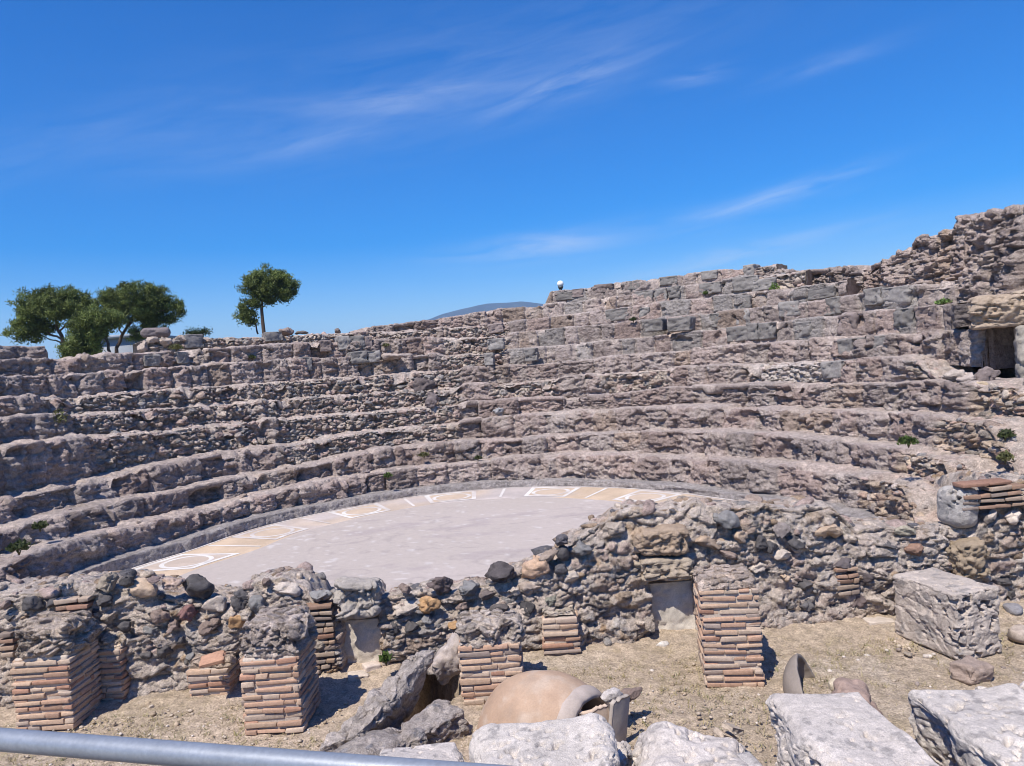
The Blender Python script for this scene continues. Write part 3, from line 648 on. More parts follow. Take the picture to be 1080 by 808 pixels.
# individual stones set in the wall: px, py, w, h, colour key
D_, B_, G_, T_, O_, P_ = (.088, .08, .08), (.22, .165, .14), (.2, .19, .185), (.40, .30, .22), (.36, .22, .115), (.46, .39, .335)
FS = [(29, 638, 28, 20, D_), (5, 637, 12, 11, B_), (55, 637, 15, 11, D_), (108, 635, 19, 15, D_), (200, 621, 42, 24, D_), (250, 634, 26, 24, D_), (272, 640, 22, 22, G_), (195, 648, 24, 21, (.2, .11, .1)), (170, 650, 19, 15, B_), (157, 667, 27, 15, G_), (132, 664, 18, 13, D_), (181, 661, 16, 13, B_), (190, 676, 15, 11, D_), (172, 689, 20, 16, D_), (155, 692, 16, 10, D_), (27, 673, 11, 17, D_), (201, 694, 15, 14, G_), (145, 625, 38, 18, T_), (160, 613, 20, 12, (.2, .15, .14)), (178, 618, 26, 16, (.4, .3, .25)), (133, 613, 20, 14, D_), (248, 656, 19, 19, O_), (220, 661, 22, 14, B_), (110, 616, 26, 26, (.3, .25, .2)), (225, 640, 28, 24, P_), (78, 640, 34, 16, B_), (10, 652, 12, 10, D_), (262, 681, 12, 14, T_),
 (335, 631, 28, 20, G_), (281, 615, 13, 11, B_), (300, 624, 36, 18, P_), (377, 632, 46, 42, (.3, .265, .235)), (425, 645, 36, 16, P_), (463, 617, 27, 21, (.13, .1, .095)), (426, 622, 16, 10, B_), (452, 638, 23, 17, O_), (414, 663, 16, 15, D_), (435, 662, 17, 13, D_), (478, 660, 16, 9, O_), (530, 606, 32, 22, (.1, .085, .085)), (495, 622, 30, 18, G_), (487, 640, 16, 12, B_), (527, 641, 22, 14, (.11, .095, .09)), (512, 628, 22, 12, (.15, .12, .11)), (450, 655, 12, 10, G_), (543, 622, 12, 10, P_),
 (563, 602, 36, 26, (.44, .3, .21)), (593, 584, 17, 14, D_), (615, 580, 25, 19, G_), (595, 570, 18, 14, (.12, .11, .12)), (576, 588, 24, 16, (.28, .22, .18)), (592, 600, 19, 12, (.09, .085, .09)), (556, 642, 20, 20, D_), (581, 634, 21, 16, (.2, .19, .155)), (557, 622, 30, 14, (.3, .24, .2)), (602, 610, 24, 12, P_), (640, 600, 26, 14, (.28, .22, .18)), (650, 560, 34, 16, (.3, .25, .21)),
 (700, 570, 56, 30, (.3, .225, .165)), (748, 570, 40, 20, (.32, .24, .18)), (702, 599, 56, 26, (.32, .26, .2)), (765, 549, 30, 20, G_), (782, 566, 22, 14, T_), (804, 571, 18, 14, D_), (770, 585, 30, 12, B_), (842, 574, 29, 17, D_), (938, 577, 26, 13, D_), (966, 580, 22, 15, (.24, .15, .11)), (826, 559, 22, 15, (.2, .17, .16)), (813, 577, 17, 15, D_), (890, 596, 26, 15, (.12, .1, .1)), (876, 561, 34, 16, T_), (846, 620, 27, 23, D_), (876, 641, 28, 21, D_), (851, 641, 17, 17, (.13, .12, .12)), (913, 611, 28, 14, (.11, .09, .09)), (904, 634, 19, 19, (.13, .1, .095)), (834, 638, 13, 12, D_), (828, 608, 16, 12, T_), (960, 561, 28, 14, (.36, .32, .25)), (1058, 614, 28, 18, (.1, .09, .09)), (1068, 628, 14, 14, D_), (1062, 575, 36, 22, (.36, .27, .2)), (1045, 545, 20, 14, P_), (1070, 545, 20, 16, P_), (930, 605, 20, 12, P_), (800, 600, 26, 14, P_), (825, 585, 20, 12, P_), (1022, 590, 38, 46, (.24, .185, .13))]
for k, (px, py, w, h_, c) in enumerate(FS[:100]):
    p = wpt(px, py); D = p[1]; W, H = w*D/FPX*1.04, h_*D/FPX*1.04; dep = max(.16, min(.4, W*.8)); r = np.random.default_rng(500+k)
    zt_here = np.interp(p[0], tp[:, 0], tp[:, 1])
    push = .04 if p[2] < zt_here-.05 else .12
    cc = np.array(c)*r.uniform(.9, 1.15)
    if w*h_ > 1050:
        V, F, cl = rough_box((p[0], p[1]+dep/2-.13, p[2]), (W*.95, dep, H*.92), 600+k, rot=(0, r.normal(0, .05), r.normal(0, .08)), n=36, rnd=.25, amp=.02, base=cc, pits=.03, pitsc=12, cr=.6)
    else:
        V, F, cl = rock((p[0], p[1]+dep*.5-.07+push*.3, p[2]), (W, dep, H), 600+k, 4, 13, .07, (r.normal(0, .15), r.normal(0, .2), r.normal(0, .3)), cc)
    mesh_np('field_stone', V, F, cl, M_ROCK, wall)

# brick work: courses of thin bricks
BRK = [np.array(c)*np.array([.92, .95, 1.0]) for c in ((.42, .26, .175), (.46, .31, .21), (.38, .21, .14), (.5, .37, .27), (.33, .25, .2), (.44, .33, .25))]
def brick_run(m, x0, x1, yf, z0, z1, depth, seed, ang=0.0, org=(0, 0), pitch=.061, ragged=.0, yfun=None, tone=1.0):
    """courses on the -y face from x0 to x1 (local), rotated by ang about org"""
    r = np.random.default_rng(seed); z = z0; ca, sa = math.cos(ang), math.sin(ang); k = 0
    while z < z1-.02:
        hh = pitch*r.uniform(.54, .7); x = x0+r.uniform(-.012, .012)
        xe = x1+r.uniform(-.012, .012)
        while x < xe-.03:
            w = min(r.choice([r.uniform(.1, .2), r.uniform(.2, .36)]), xe-x)
            if xe-(x+w) < .05: w = xe-x
            dy = r.normal(0, .007)
            if r.random() < .08+ragged: dy += r.uniform(.004, .012)
            if r.random() > ragged*.08:
                g = .004
                V, F = box((x+g, yf+dy, z), (x+w-g, yf+depth, z+hh))
                V = V+r.normal(0, .0045, V.shape)
                X = org[0]+V[:, 0]*ca-V[:, 1]*sa; Y = org[1]+V[:, 0]*sa+V[:, 1]*ca
                cc = BRK[r.choice(6, p=[.26, .24, .1, .2, .08, .12])]*r.uniform(.85, 1.12)*tone
                m.add(np.stack([X, Y, V[:, 2]], 1), F, cc)
            x += w
        z += pitch*r.uniform(.96, 1.04); k += 1
def soft(o, w=.008, seg=2):
    b = o.modifiers.new('Bevel', 'BEVEL'); b.width = w; b.segments = seg; b.limit_method = 'ANGLE'
    return o
for k, (x0, y0, x1, y1) in enumerate([(60, 634, 100, 678), (312, 640, 356, 702), (1012, 512, 1082, 532), (880, 598, 905, 625), (0, 664, 18, 690)]):
    a = wpt(x0, y0); b = wpt(x1, y1); m = MB()
    brick_run(m, 0, b[0]-a[0], -.06, b[2], a[2], .2, 700+k, ang=math.atan(.0737), org=(a[0], wall_y(a[0])), ragged=.45, pitch=.062, tone=.74)
    soft(m.build('brick_patch', M_BRICK, wall), .006)

# pillars
def pillar(px0, px1, pyb, pyt, ptop, dep, seed, label, ang=.0, cap=True, lean=0, ragged=.05, bz=0.0, capcol=(.44, .36, .30), pitch=.061):
    a = at_z(px0, pyb, bz); b = at_z(px1, pyb-(px1-px0)*.045, bz)
    ang = math.atan2(b[1]-a[1], b[0]-a[0])*.6+ang if ang else math.atan2(b[1]-a[1], b[0]-a[0])*.3
    Wd = math.hypot(b[0]-a[0], b[1]-a[1]); D = (a[1]+b[1])/2
    zb = at_y((px0+px1)/2, pyt, D)[2]; zt = at_y((px0+px1)/2, ptop, D)[2]
    ca, sa = math.cos(ang), math.sin(ang); ctr = (a[0]+ca*Wd/2-sa*dep/2, a[1]+sa*Wd/2+ca*dep/2, bz)
    t = thing('brick_pillar', ctr, label, 'pillar', 'brick pillar stumps along the stage pit')
    m = MB()
    brick_run(m, 0, Wd, 0, bz+.0, zb, .12, seed, ang, (a[0], a[1]), ragged=ragged, pitch=pitch)
    # right and left and back faces
    brick_run(m, 0, dep-.03, 0, bz+.01, zb, .12, seed+1, ang+math.pi/2, (a[0]+ca*Wd-sa*.015, a[1]+sa*Wd+ca*.015), ragged=ragged, pitch=pitch)
    brick_run(m, 0, dep-.03, 0, bz+.01, zb, .12, seed+2, ang-math.pi/2, (a[0]-sa*(dep-.015), a[1]+ca*(dep-.015)), ragged=ragged*2, pitch=pitch)
    brick_run(m, 0, Wd, 0, bz+.01, zb, .12, seed+3, ang+math.pi, (a[0]+ca*Wd-sa*dep, a[1]+sa*Wd+ca*dep), pitch=pitch)
    soft(m.build('brick_courses', M_BRICK, t), .007)
    V, F, c = rough_box((ctr[0], ctr[1], bz+(zb-bz)/2), (Wd-.044, dep-.044, zb-bz-.005), seed+5, rot=(0, 0, ang), n=24, rnd=.02, amp=.003, base=(.45, .375, .31), pits=.0, cr=0)
    mesh_np('mortar_core', V, F, c, M_PLASTER, t)
    if cap:
        hc = max(.05, zt-zb+.02)
        V, F, c = rough_box((ctr[0], ctr[1]+.02, zb+hc/2-.01), (Wd*1.0, dep*.98, hc), seed+6, rot=(0, 0, ang+.03), n=44, rnd=.14 if hc > .1 else .3, amp=.022, base=capcol, pits=.03, pitsc=11, taper=(.94, .92), strat=.02, cr=.8)
        sh, sg, rn = stones(V, (9, 9, 12), seed); V[:, 1] -= .05*(sh-.4)*sstep(bz+zb-.0, zb+.05, V[:, 2]); V[:, 2] += .04*sh*sstep(zb+hc*.4, zb+hc, V[:, 2])
        c = c*(.75+.5*rn(3))[:, None]
        mesh_np('rubble_cap', V, F, c, M_WALL, t)
    return t
pillar(17, 76, 773, 694, 668, .50, 10, 'leftmost brick pillar, nearest the grey railing, with a rubble top', capcol=(.44, .36, .30))
pillar(101, 130, 744, 686, 680, .42, 20, 'small brick pillar close behind the leftmost pillar', capcol=(.5, .4, .31), ragged=.12)
pillar(199, 243, 739, 706, 699, .34, 30, 'low crumbling brick stump with a loose tile on top', ragged=.2, capcol=(.42, .33, .26))
pillar(258, 319, 776, 694, 662, .55, 40, 'tall brick pillar with a rough grey rubble top, left of the stone trough', capcol=(.42, .35, .31))
pillar(488, 553, 744, 681, 664, .42, 50, 'brick pillar just behind the terracotta jar', capcol=(.44, .37, .32))
pillar(574, 613, 697, 653, 646, .30, 60, 'short neat brick pillar against the wall between the jar and the plastered niche', capcol=(.5, .42, .34), pitch=.062)
pillar(745, 806, 726, 622, 614, .62, 70, 'tall brick pillar with deeply worn courses right of the plastered niche', ang=-.10, ragged=.16, capcol=(.45, .36, .30))
p = at_z(224, 695, .47); V, F, c = rough_box(p, (.24, .18, .045), 33, rot=(.25, -.12, .2), n=12, rnd=.2, amp=.006, base=(.42, .24, .16))
tag(mesh_np('roof_tile', V, F, c, M_BRICK), 'loose red tile lying tilted on the low brick stump', 'tile')

# ---------------------------------------------------------------- ground of the stage pit
tag(mesh_np('terrain', *box((-4000, -1500, -2.0), (4000, 9000, -.9)), (.16, .15, .09), M_FAR), kind='structure')
xs = np.concatenate([np.linspace(-14, -8.1, 12), np.linspace(-8, 8.2, 460), np.linspace(8.4, 14, 12)]); ys = np.concatenate([np.linspace(-7, 1.4, 14), np.linspace(1.5, 8.6, 280)]); XX, YY = np.meshgrid(xs, ys, indexing='ij')
P = np.stack([XX, YY, np.zeros_like(XX)], -1).reshape(-1, 3)
bankd = np.maximum(0, P[:, 1]-(wall_y(P[:, 0])-.55)); 
P[:, 2] = .035*fbm(P, .7, 3, 1)+.018*fbm(P, 5, 3, 2)+.012*fbm(P, 14, 2, 3)+.12*np.minimum(bankd, .7)
HQ = [at_z(*q, 0) for q in ((378, 778), (430, 700), (452, 678), (482, 696), (486, 730), (452, 752))]; hin = np.ones(len(P))
for i_ in range(6):
    a_, b_ = HQ[i_], HQ[(i_+1) % 6]; e_ = b_-a_; L_ = math.hypot(e_[0], e_[1])
    hin = np.minimum(hin, sstep(-.02, .05, -((P[:, 0]-a_[0])*-e_[1]+(P[:, 1]-a_[1])*e_[0])/L_))
P[:, 2] -= .82*hin
k1 = sstep(-.3, .4, fbm(P, 1.1, 4, 4))[:, None]; col = np.array([.42, .33, .25])*k1+np.array([.36, .285, .21])*(1-k1)
k2 = sstep(.1, .5, fbm(P, 2.3, 3, 6))[:, None]*.4; col = col*(1-k2)+np.array([.44, .37, .30])*k2
k3 = sstep(.2, .5, fbm(P, 10, 2, 8))[:, None]*.5; col = col*(1-k3)+np.array([.27, .215, .135])*k3
tag(mesh_np('stage_pit_ground', P, [gridfaces(len(xs), len(ys))], col, M_EARTH, smooth=True), kind='structure')
# gravel and dry grass
r = np.random.default_rng(3); m = MB(); V1, F1 = ico(1)
n = 5200
for k in range(n):
    x, y = r.uniform(-6, 6), r.uniform(3.4, 8.0)
    if y > wall_y(x)-.05 or (-1.75 < x < -.45 and 6.2 < y < 7.6): continue
    s = r.lognormal(-4.6, .5); V = V1*s*np.array([1, r.uniform(.6, 1), .6])*(1+r.normal(0, .12, (len(V1), 1)))
    m.add(V@rotm(0, 0, r.uniform(0, 6)).T+(x, y, .0+s*.2), [F1], np.array([[.45, .37, .29], [.36, .28, .2], [.55, .48, .42], [.27, .22, .19]][r.choice(4, p=[.4, .3, .18, .12])])*r.uniform(.8, 1.15))
tag(m.build('gravel', M_ROCK), kind='stuff')
m = MB(); 
for k in range(9000):
    x, y = r.uniform(-6, 6), r.uniform(3.6, 8.0)
    if y > wall_y(x)-.03 or (-1.5 < x < -.5 and 6.3 < y < 7.6) or vnoise(np.array([[x*1.2, y*1.2, 0]]), 5)[0] < r.uniform(-.7, .5): continue
    c = np.array([[.36, .30, .17], [.30, .25, .12], [.42, .35, .22], [.2, .2, .09]][r.choice(4, p=[.4, .25, .25, .1])])
    for b in range(5):
        a = r.uniform(0, 6.28); l = r.uniform(.025, .07); w = .004; d = np.array([math.cos(a), math.sin(a), 0]); q = np.array([-d[1], d[0], 0])*w
        o = np.array([x, y, -.005])+r.normal(0, .02, 3)*(1, 1, 0); t = o+d*l*r.uniform(.4, 1.1)+np.array([0, 0, l*r.uniform(.3, .9)])
        m.add(np.array([o-q, o+q, t]), [np.array([[0, 1, 2]])], c*r.uniform(.8, 1.2))
tag(m.build('dry_grass', M_LEAF), kind='stuff')

# ---------------------------------------------------------------- stones and finds in the pit
def stone_thing(name, c, dims, seed, label, cat, col, rot=(0, 0, 0), mat=M_LIME, **kw):
    V, F, cl = rough_box(c, dims, seed, rot=rot, base=col, **kw)
    return tag(mesh_np(name, V, F, cl, mat), label, cat)
# large squared block at the right
A = at_z(1012, 698, 0); B = at_z(944, 668, 0); Cc = at_z(1053, 690, 0); ax = B-A; L1 = np.linalg.norm(ax); an = math.atan2(ax[1], ax[0])
L2 = .52
n1 = np.array([math.cos(an-math.pi/2), math.sin(an-math.pi/2), 0]); ctr = A+ax/2+n1*L2/2
hb = at_y(1016, 628, A[1])[2]
stone_thing('squared_block', (ctr[0], ctr[1], hb/2), (L1, L2, hb+.04), 201, 'large squared block of pitted grey limestone standing at the foot of the wall', 'stone', (.43, .365, .315), rot=(0, 0, an), n=110, rnd=.07, amp=.012, pits=.075, pitsc=19, strat=.012, stain=(.26, .235, .22), cr=.12)
# white blocks along the bottom right
def slab(px0, px1, pyf, zt, near, seed, label, rot=0.0, col=(.52, .46, .415), **kw):
    a = at_z(px0, pyf, zt); b = at_z(px1, pyf, zt); D = (a[1]+b[1])/2; w = b[0]-a[0]
    kw = {**dict(n=120, rnd=.15, lf=.22, amp=.007, pits=.055, pitsc=22, stain=(.27, .245, .23), cr=.2), **kw}
    return stone_thing('limestone_block', ((a[0]+b[0])/2, D-near/2, zt/2), (w, near, zt+.05), seed, label, 'stone', col, rot=((seed*37 % 11-5)*.012, (seed*53 % 11-5)*.014, rot), **kw)
slab(800, 918, 728, .55, 1.7, 211, 'broad white limestone slab right of the broken jar base at the bottom edge', .03)
slab(935, 1070, 716, .55, 1.9, 212, 'largest pale slab with a dark rough left flank in the bottom right corner', -.06, col=(.51, .455, .41))
slab(1052, 1150, 704, .5, 1.1, 213, 'pale block with a dark pitted side at the right edge', -.45)
slab(512, 640, 762, .5, 1.2, 214, 'squared white block in front of the terracotta jar', .02, col=(.52, .465, .42))
slab(404, 496, 780, .42, 1.0, 215, 'small white block at the bottom edge left of the terracotta jar', .15)
slab(662, 772, 766, .40, 1.3, 216, 'rounded white block right of the squared white block at the bottom edge', -.15, rnd=.3, amp=.05)
slab(770, 800, 790, .40, .8, 217, 'narrow pitted stone wedged at the bottom edge between two white blocks', .1, rnd=.3, col=(.45, .41, .38), n=30)
for k, (px, py, z, d, lab) in enumerate([(650, 800, .12, (.34, .3, .3), 'rough white chunk wedged between the two leftmost white blocks at the bottom edge'), (928, 800, .3, (.3, .4, .4), 'white chunk filling the gap between the two broad slabs at the bottom edge'), (745, 802, .18, (.4, .3, .3), 'low white chunk right of the rounded white block'), (1038, 748, .2, (.3, .3, .3), 'pale chunk under the pitted block at the right edge')]):
    V, F, cl = rock(at_z(px, py, z), d, 880+k, 5, 10, .08, (0, .1, k), (.50, .445, .40), pit=.008); tag(mesh_np('limestone_chunk', V, F, cl, M_LIME), lab, 'stone', 'white stones along the bottom edge')
c = at_z(902, 756, .2); stone_thing('earth_clod', c, (.26, .7, .3), 218, 'flat reddish brown stone between the two broad white slabs', 'stone', (.30, .215, .175), rot=(0, .1, -.35), mat=M_ROCK, n=30, rnd=.3, amp=.04)
c = at_z(1026, 708, .08); stone_thing('earth_clod', c, (.34, .26, .2), 219, 'brown stone between the squared block and the bottom right slab', 'stone', (.3, .23, .19), rot=(0, .1, .4), mat=M_ROCK, n=24, rnd=.35, amp=.04)

# stone trough: two rough side stones with a deep gap
tro = thing('stone_trough', at_z(410, 745, 0), 'broken stone trough with a rough slab leaning over a deep dark hollow', 'trough')
def bar(px0, py0, px1, py1, z0, z1, wd, ht, seed, nm, col, taper=(1, 1)):
    a = at_z(px0, py0, z0); b = at_z(px1, py1, z1); d = b-a; L = np.linalg.norm(d); yaw = math.atan2(d[1], d[0]); pt = -math.atan2(d[2], math.hypot(d[0], d[1]))
    V, F, c = rough_box((a+b)/2-np.array([0, 0, ht/2]), (L, wd, ht), seed, rot=(0, pt, yaw), n=80, rnd=.2, amp=.05, pits=.05, pitsc=9, base=col, strat=.015, cr=.55, stain=(.25, .24, .25))
    return mesh_np(nm, V, F, c, M_WALL, tro)
def hexa(c8, seed, n=70, amp=.03, cr=.5, base=(.4, .345, .31)):
    V, F, _ = rough_box((0, 0, 0), (2, 2, 2), seed, n=n, rnd=.08, amp=0, pits=0, cr=0); u = (np.clip(V, -1, 1)+1)/2; P = 0
    for k in range(8):
        i, j, l = k & 1, (k >> 1) & 1, k >> 2
        P = P+(np.where(i, u[:, 0], 1-u[:, 0])*np.where(j, u[:, 1], 1-u[:, 1])*np.where(l, u[:, 2], 1-u[:, 2]))[:, None]*np.asarray(c8[k])
    N = np.stack([fbm(P, 3.5, 3, seed+k)*amp*1.5+fbm(P, 10, 3, seed+5+k)*amp for k in range(3)], 1)
    out = V/np.linalg.norm(V, axis=1, keepdims=True)*(cr*crag(P, seed, 1.2))[:, None]; P = P+N+out*.6
    c = np.asarray(base)*(1+.3*fbm(P, 3, 3, 11)[:, None])*(1+.2*fbm(P, 14, 2, 12)[:, None]); return P, F, c
q1, q2, q3, q4 = at_z(334, 796, .04), at_z(384, 770, .16), at_z(458, 683, .56), at_z(432, 688, .50); dn = lambda p, h: np.array([p[0], p[1], p[2]-h]); g0 = lambda p: np.array([p[0]-.05, p[1], -.15])
V, F, c = hexa([g0(q1), dn(q2, .11), g0(q4), dn(q3, .13), q1, q2, q4, q3], 221); mesh_np('leaning_slab', V, F, c, M_WALL, tro)
bar(352, 806, 482, 738, .20, .24, .36, .7, 222, 'trough_side', (.38, .325, .29))
V, F, c = rock(at_z(474, 697, .22), (.34, .40, .52), 223, 4, 8, .09, (0, .3, .4), (.4, .34, .31), pit=.05); mesh_np('trough_end', V, F, c, M_ROCK, tro)

# terracotta storage jar lying half buried
jc = np.array(at_z(576, 766, .06)); jc[2] = -.05
jar = thing('storage_jar', (jc[0], jc[1], 0), 'big broken terracotta storage jar lying half buried with its dark mouth to the right', 'jar')
def lathe_x(prof, seg=64, ang=0, c=jc, tilt=0.0, th=(0, 2*math.pi)):
    V = []; cl = abs(th[1]-th[0]-2*math.pi) < 1e-6; q = np.linspace(th[0], th[1], seg+(0 if cl else 1), endpoint=not cl)
    for (x, r) in prof:
        for w in q: V.append((x, r*math.cos(w), r*math.sin(w)))
    V = np.array(V)@rotm(0, tilt, ang).T+c; nq = len(q)
    f = gridfaces(len(prof), nq) if not cl else np.array([(i*nq+j, i*nq+(j+1) % nq, (i+1)*nq+(j+1) % nq, (i+1)*nq+j) for i in range(len(prof)-1) for j in range(nq)])
    return V, [f]
ua = np.linspace(0, 1, 40)
profj = [(-.58*math.cos(u*math.pi*.5)+0, .53*math.sin(u*math.pi*.5)**.8) for u in ua]+[(x, .53-.42*(x/.6)**2*.6) for x in np.linspace(.02, .30, 18)]
V, F = lathe_x(profj, 96, -.6); sh_ = fbm(V, 3, 3, 5)
tc_ = np.array([.40, .27, .185])*(1+.2*sh_)[:, None]; lt = sstep(-.05, .5, fbm(V, 2.2, 4, 9))[:, None]*.55; tc_ = tc_*(1-lt)+np.array([.44, .32, .23])*lt
cr = sstep(.012, .0, np.abs(fbm(V, 1.7, 2, 14)))[:, None]*.4; tc_ = tc_*(1-cr)+np.array([.52, .45, .38])*cr
dirt = sstep(.05, .45, fbm(V, 5, 4, 29))[:, None]*.45; tc_ = tc_*(1-dirt)+np.array([.27, .205, .16])*dirt; low = sstep(.0, .5, fbm(V, 9, 3, 39))[:, None]*.35; tc_ = tc_*(1-low)+np.array([.50, .42, .35])*low
V = V+(V-jc)*(.02*fbm(V, 4, 3, 3))[:, None]; mesh_np('jar_body', V, F, tc_, M_TERRA, jar, smooth=True)
r1 = profj[-1][1]
V, F = lathe_x([(.30, r1+.006), (.33, r1+.006), (.38, r1*.95), (.41, r1*.91), (.415, r1*.84), (.38, r1*.82), (.30, r1*.82), (.1, .40), (-.2, .42), (-.45, .2), (-.5, .01)], 80, -.6); V = V+(.05*np.maximum(0, fbm(V, 4, 3, 4))+.012*fbm(V, 14, 2, 5))[:, None]*np.array([-1, .3, -.4])
mesh_np('jar_rim', V, F, np.array([.40, .33, .285])*(1+.2*fbm(V, 6, 3, 3))[:, None], M_TERRA, jar, smooth=True)
# sherds beside the mouth
def sherd(c, R, th0, th1, l0, l1, thick, rot, seed, col, name, label):
    u = np.linspace(0, 1, 22); P1 = []; r = np.random.default_rng(seed)
    for side in (0, 1):
        for a in u:
            for b in u:
                t = th0+(th1-th0)*a; rr = R-side*thick; z = l0+(l1-l0)*b*(1-.25*abs(float(fbm(np.array([[a*1.1, seed*3.3, 0]]), 3.0, 3, seed)[0])))
                P1.append((rr*math.cos(t), rr*math.sin(t), z))
    n = 22; V = np.array(P1); V += .006*fbm(V, 9, 2, seed)[:, None]; f = gridfaces(n, n); F = [f, f[:, ::-1]+n*n]
    rim = np.concatenate([np.arange(n), np.arange(1, n)*n+n-1, (n-1)*n+np.arange(n-1)[::-1], np.arange(1, n-1)[::-1]*n]); i = np.arange(len(rim)); j = (i+1) % len(rim)
    F.append(np.stack([rim[i], rim[j], rim[j]+n*n, rim[i]+n*n], 1)[:, ::-1])
    V[:, :2] -= V[:, :2].mean(0)
    V = V@rotm(*rot).T+np.asarray(c)
    cc = np.asarray(col)*(1+.35*fbm(V, 5, 4, seed))[:, None]
    return tag(mesh_np(name, V, F, cc, M_TERRA), label, 'sherd')
sherd(at_z(650, 788, 0), .7, -1.72, -1.43, 0, .40, .04, (.12, .10, .75), 4, (.40, .34, .29), 'jar_sherd', 'upright pale sherd standing beside the jar mouth')
sherd(at_z(634, 788, 0), .3, -2.1, -1.3, 0, .34, .045, (.1, -.15, .2), 5, (.50, .38, .29), 'jar_sherd', 'narrow tan sherd leaning in front of the jar mouth')
V, F, c = rock(at_z(646, 735, .30), (.22, .2, .15), 231, 4, 8, .08, (0, .2, .3), (.48, .43, .4)); tag(mesh_np('pale_stone', V, F, c, M_LIME), 'pale stone lump above the jar mouth', 'stone')
V, F, c = rock(at_z(664, 732, .24), (.26, .13, .11), 232, 4, 8, .08, (0, -.2, .35), (.19, .14, .12)); tag(mesh_np('brown_stone', V, F, c, M_ROCK), 'dark brown wedge stone pointing right from the jar mouth', 'stone')
# broken jar base on the right
jb = np.array(at_z(858, 728, .0))
tb_ = thing('broken_jar', (jb[0], jb[1], 0), 'grey broken jar base lying behind the white slab', 'jar')
u = np.linspace(.02, 1, 30); prof2 = [(.32*math.sin(a*math.pi*.5), -.24*math.cos(a*math.pi*.5)) for a in u]
V = []; seg = 60
for side in (0, 1):
    for (x, z) in prof2:
        for q in range(seg):
            w = 2*math.pi*q/seg; k = 1-.1*side; rag = 1+(.9*float(fbm(np.array([[math.cos(w), math.sin(w), 3.0]]), 2.2, 3, 4)[0]))*max(0, z+.25); V.append((x*k*rag*math.cos(w), x*k*rag*math.sin(w), z*k))
V = np.array(V); f = np.array([(i*seg+j, i*seg+(j+1) % seg, (i+1)*seg+(j+1) % seg, (i+1)*seg+j) for i in range(29) for j in range(seg)]); o2 = 30*seg; j = np.arange(seg)
F = [f, f[:, ::-1]+o2, np.stack([29*seg+j, 29*seg+(j+1) % seg, o2+29*seg+(j+1) % seg, o2+29*seg+j], 1)]
V = V@rotm(.45, 1.15, 0).T+jb+np.array([0, .0, -.03]); cc = np.array([.23, .195, .17])*(1+.3*fbm(V, 5, 3, 8))[:, None]; mesh_np('jar_shell', V, F, cc, M_TERRA, tb_, smooth=True)
V, F, c = rock(at_z(880, 722, .12), (.15, .12, .12), 241, 3, 8, .06, (0, 0, 0), (.5, .42, .31)); mesh_np('earth_fill', V, F, c, M_ROCK, tb_)
for k, (px, py) in enumerate([(766, 776), (772, 768)]):
    V, F, c = rough_box(at_z(px, py, .18+.06*k), (.16, .12, .05), 244+k, rot=(.1, .5, .4+.3*k), n=12, rnd=.2, amp=.006, base=(.42, .34, .27)); tag(mesh_np('loose_brick', V, F, c, M_BRICK), ['thin loose brick left of the broad white slab, lower of two', 'thin loose brick left of the broad white slab, upper of two'][k], 'brick', 'loose bricks in the pit')
# loose bricks and small stones
for k, (px, py, z, d, rz, cc, lab) in enumerate([(378, 713, .03, (.2, .14, .05), .2, (.5, .42, .35), 'loose pale brick lying before the left niche'), (392, 703, .06, (.16, .14, .06), .5, (.55, .46, .4), 'loose pinkish brick propped up before the left niche'),
        (926, 655, .03, (.3, .2, .045), .1, (.46, .39, .33), 'flat tile lowest in the pair beside the squared block'), (927, 638, .10, (.28, .2, .05), .3, (.5, .43, .37), 'flat stone slab topmost in the pair beside the squared block')]):
    V, F, c = rough_box(at_z(px, py, z), d, 250+k, rot=(0, .05, rz), n=14, rnd=.2, amp=.008, base=cc); tag(mesh_np('loose_brick', V, F, c, M_BRICK), lab, 'brick', 'loose bricks in the pit')
for k, (px, py, s, cc, lab) in enumerate([(698, 680, .13, (.62, .57, .52), 'small white stone before the right niche'), (1068, 643, .2, (.22, .21, .22), 'grey cobble at the right edge behind the squared block'), (1078, 668, .26, (.4, .33, .28), 'pinkish flat stone at the right edge beside the squared block'), (330, 720, .07, (.5, .44, .38), 'pebble sized pale stone beside the tall left pillar shadow'), (916, 648, .12, (.4, .33, .28), 'small brown stone under the pair of flat tiles'), (958, 690, .08, (.3, .25, .2), 'tiny brown stone at the left foot of the squared block'), (160, 745, .06, (.5, .42, .34), 'tiny pale stone on the ground right of the leftmost pillar')]):
    V, F, c = rock(at_z(px, py, s*.25), (s*1.2, s, s*.7), 260+k, 3, 8, .06, (0, 0, k), cc); tag(mesh_np('small_stone', V, F, c, M_ROCK), lab, 'stone', 'small stones on the pit ground')
# grey capital-like boulder at the wall end
p = wpt(1020, 537); V, F, c = rough_box((p[0], p[1]+.16, p[2]), (.35, .4, .46), 277, rot=(.05, .08, .3), n=60, rnd=.38, amp=.012, base=(.36, .33, .305), pits=.06, pitsc=18, stain=(.2, .19, .185), cr=.04)
tag(mesh_np('grey_boulder', V, F, c, M_LIME), 'smooth blue grey boulder set on a tan block at the corner of the wall', 'rock')

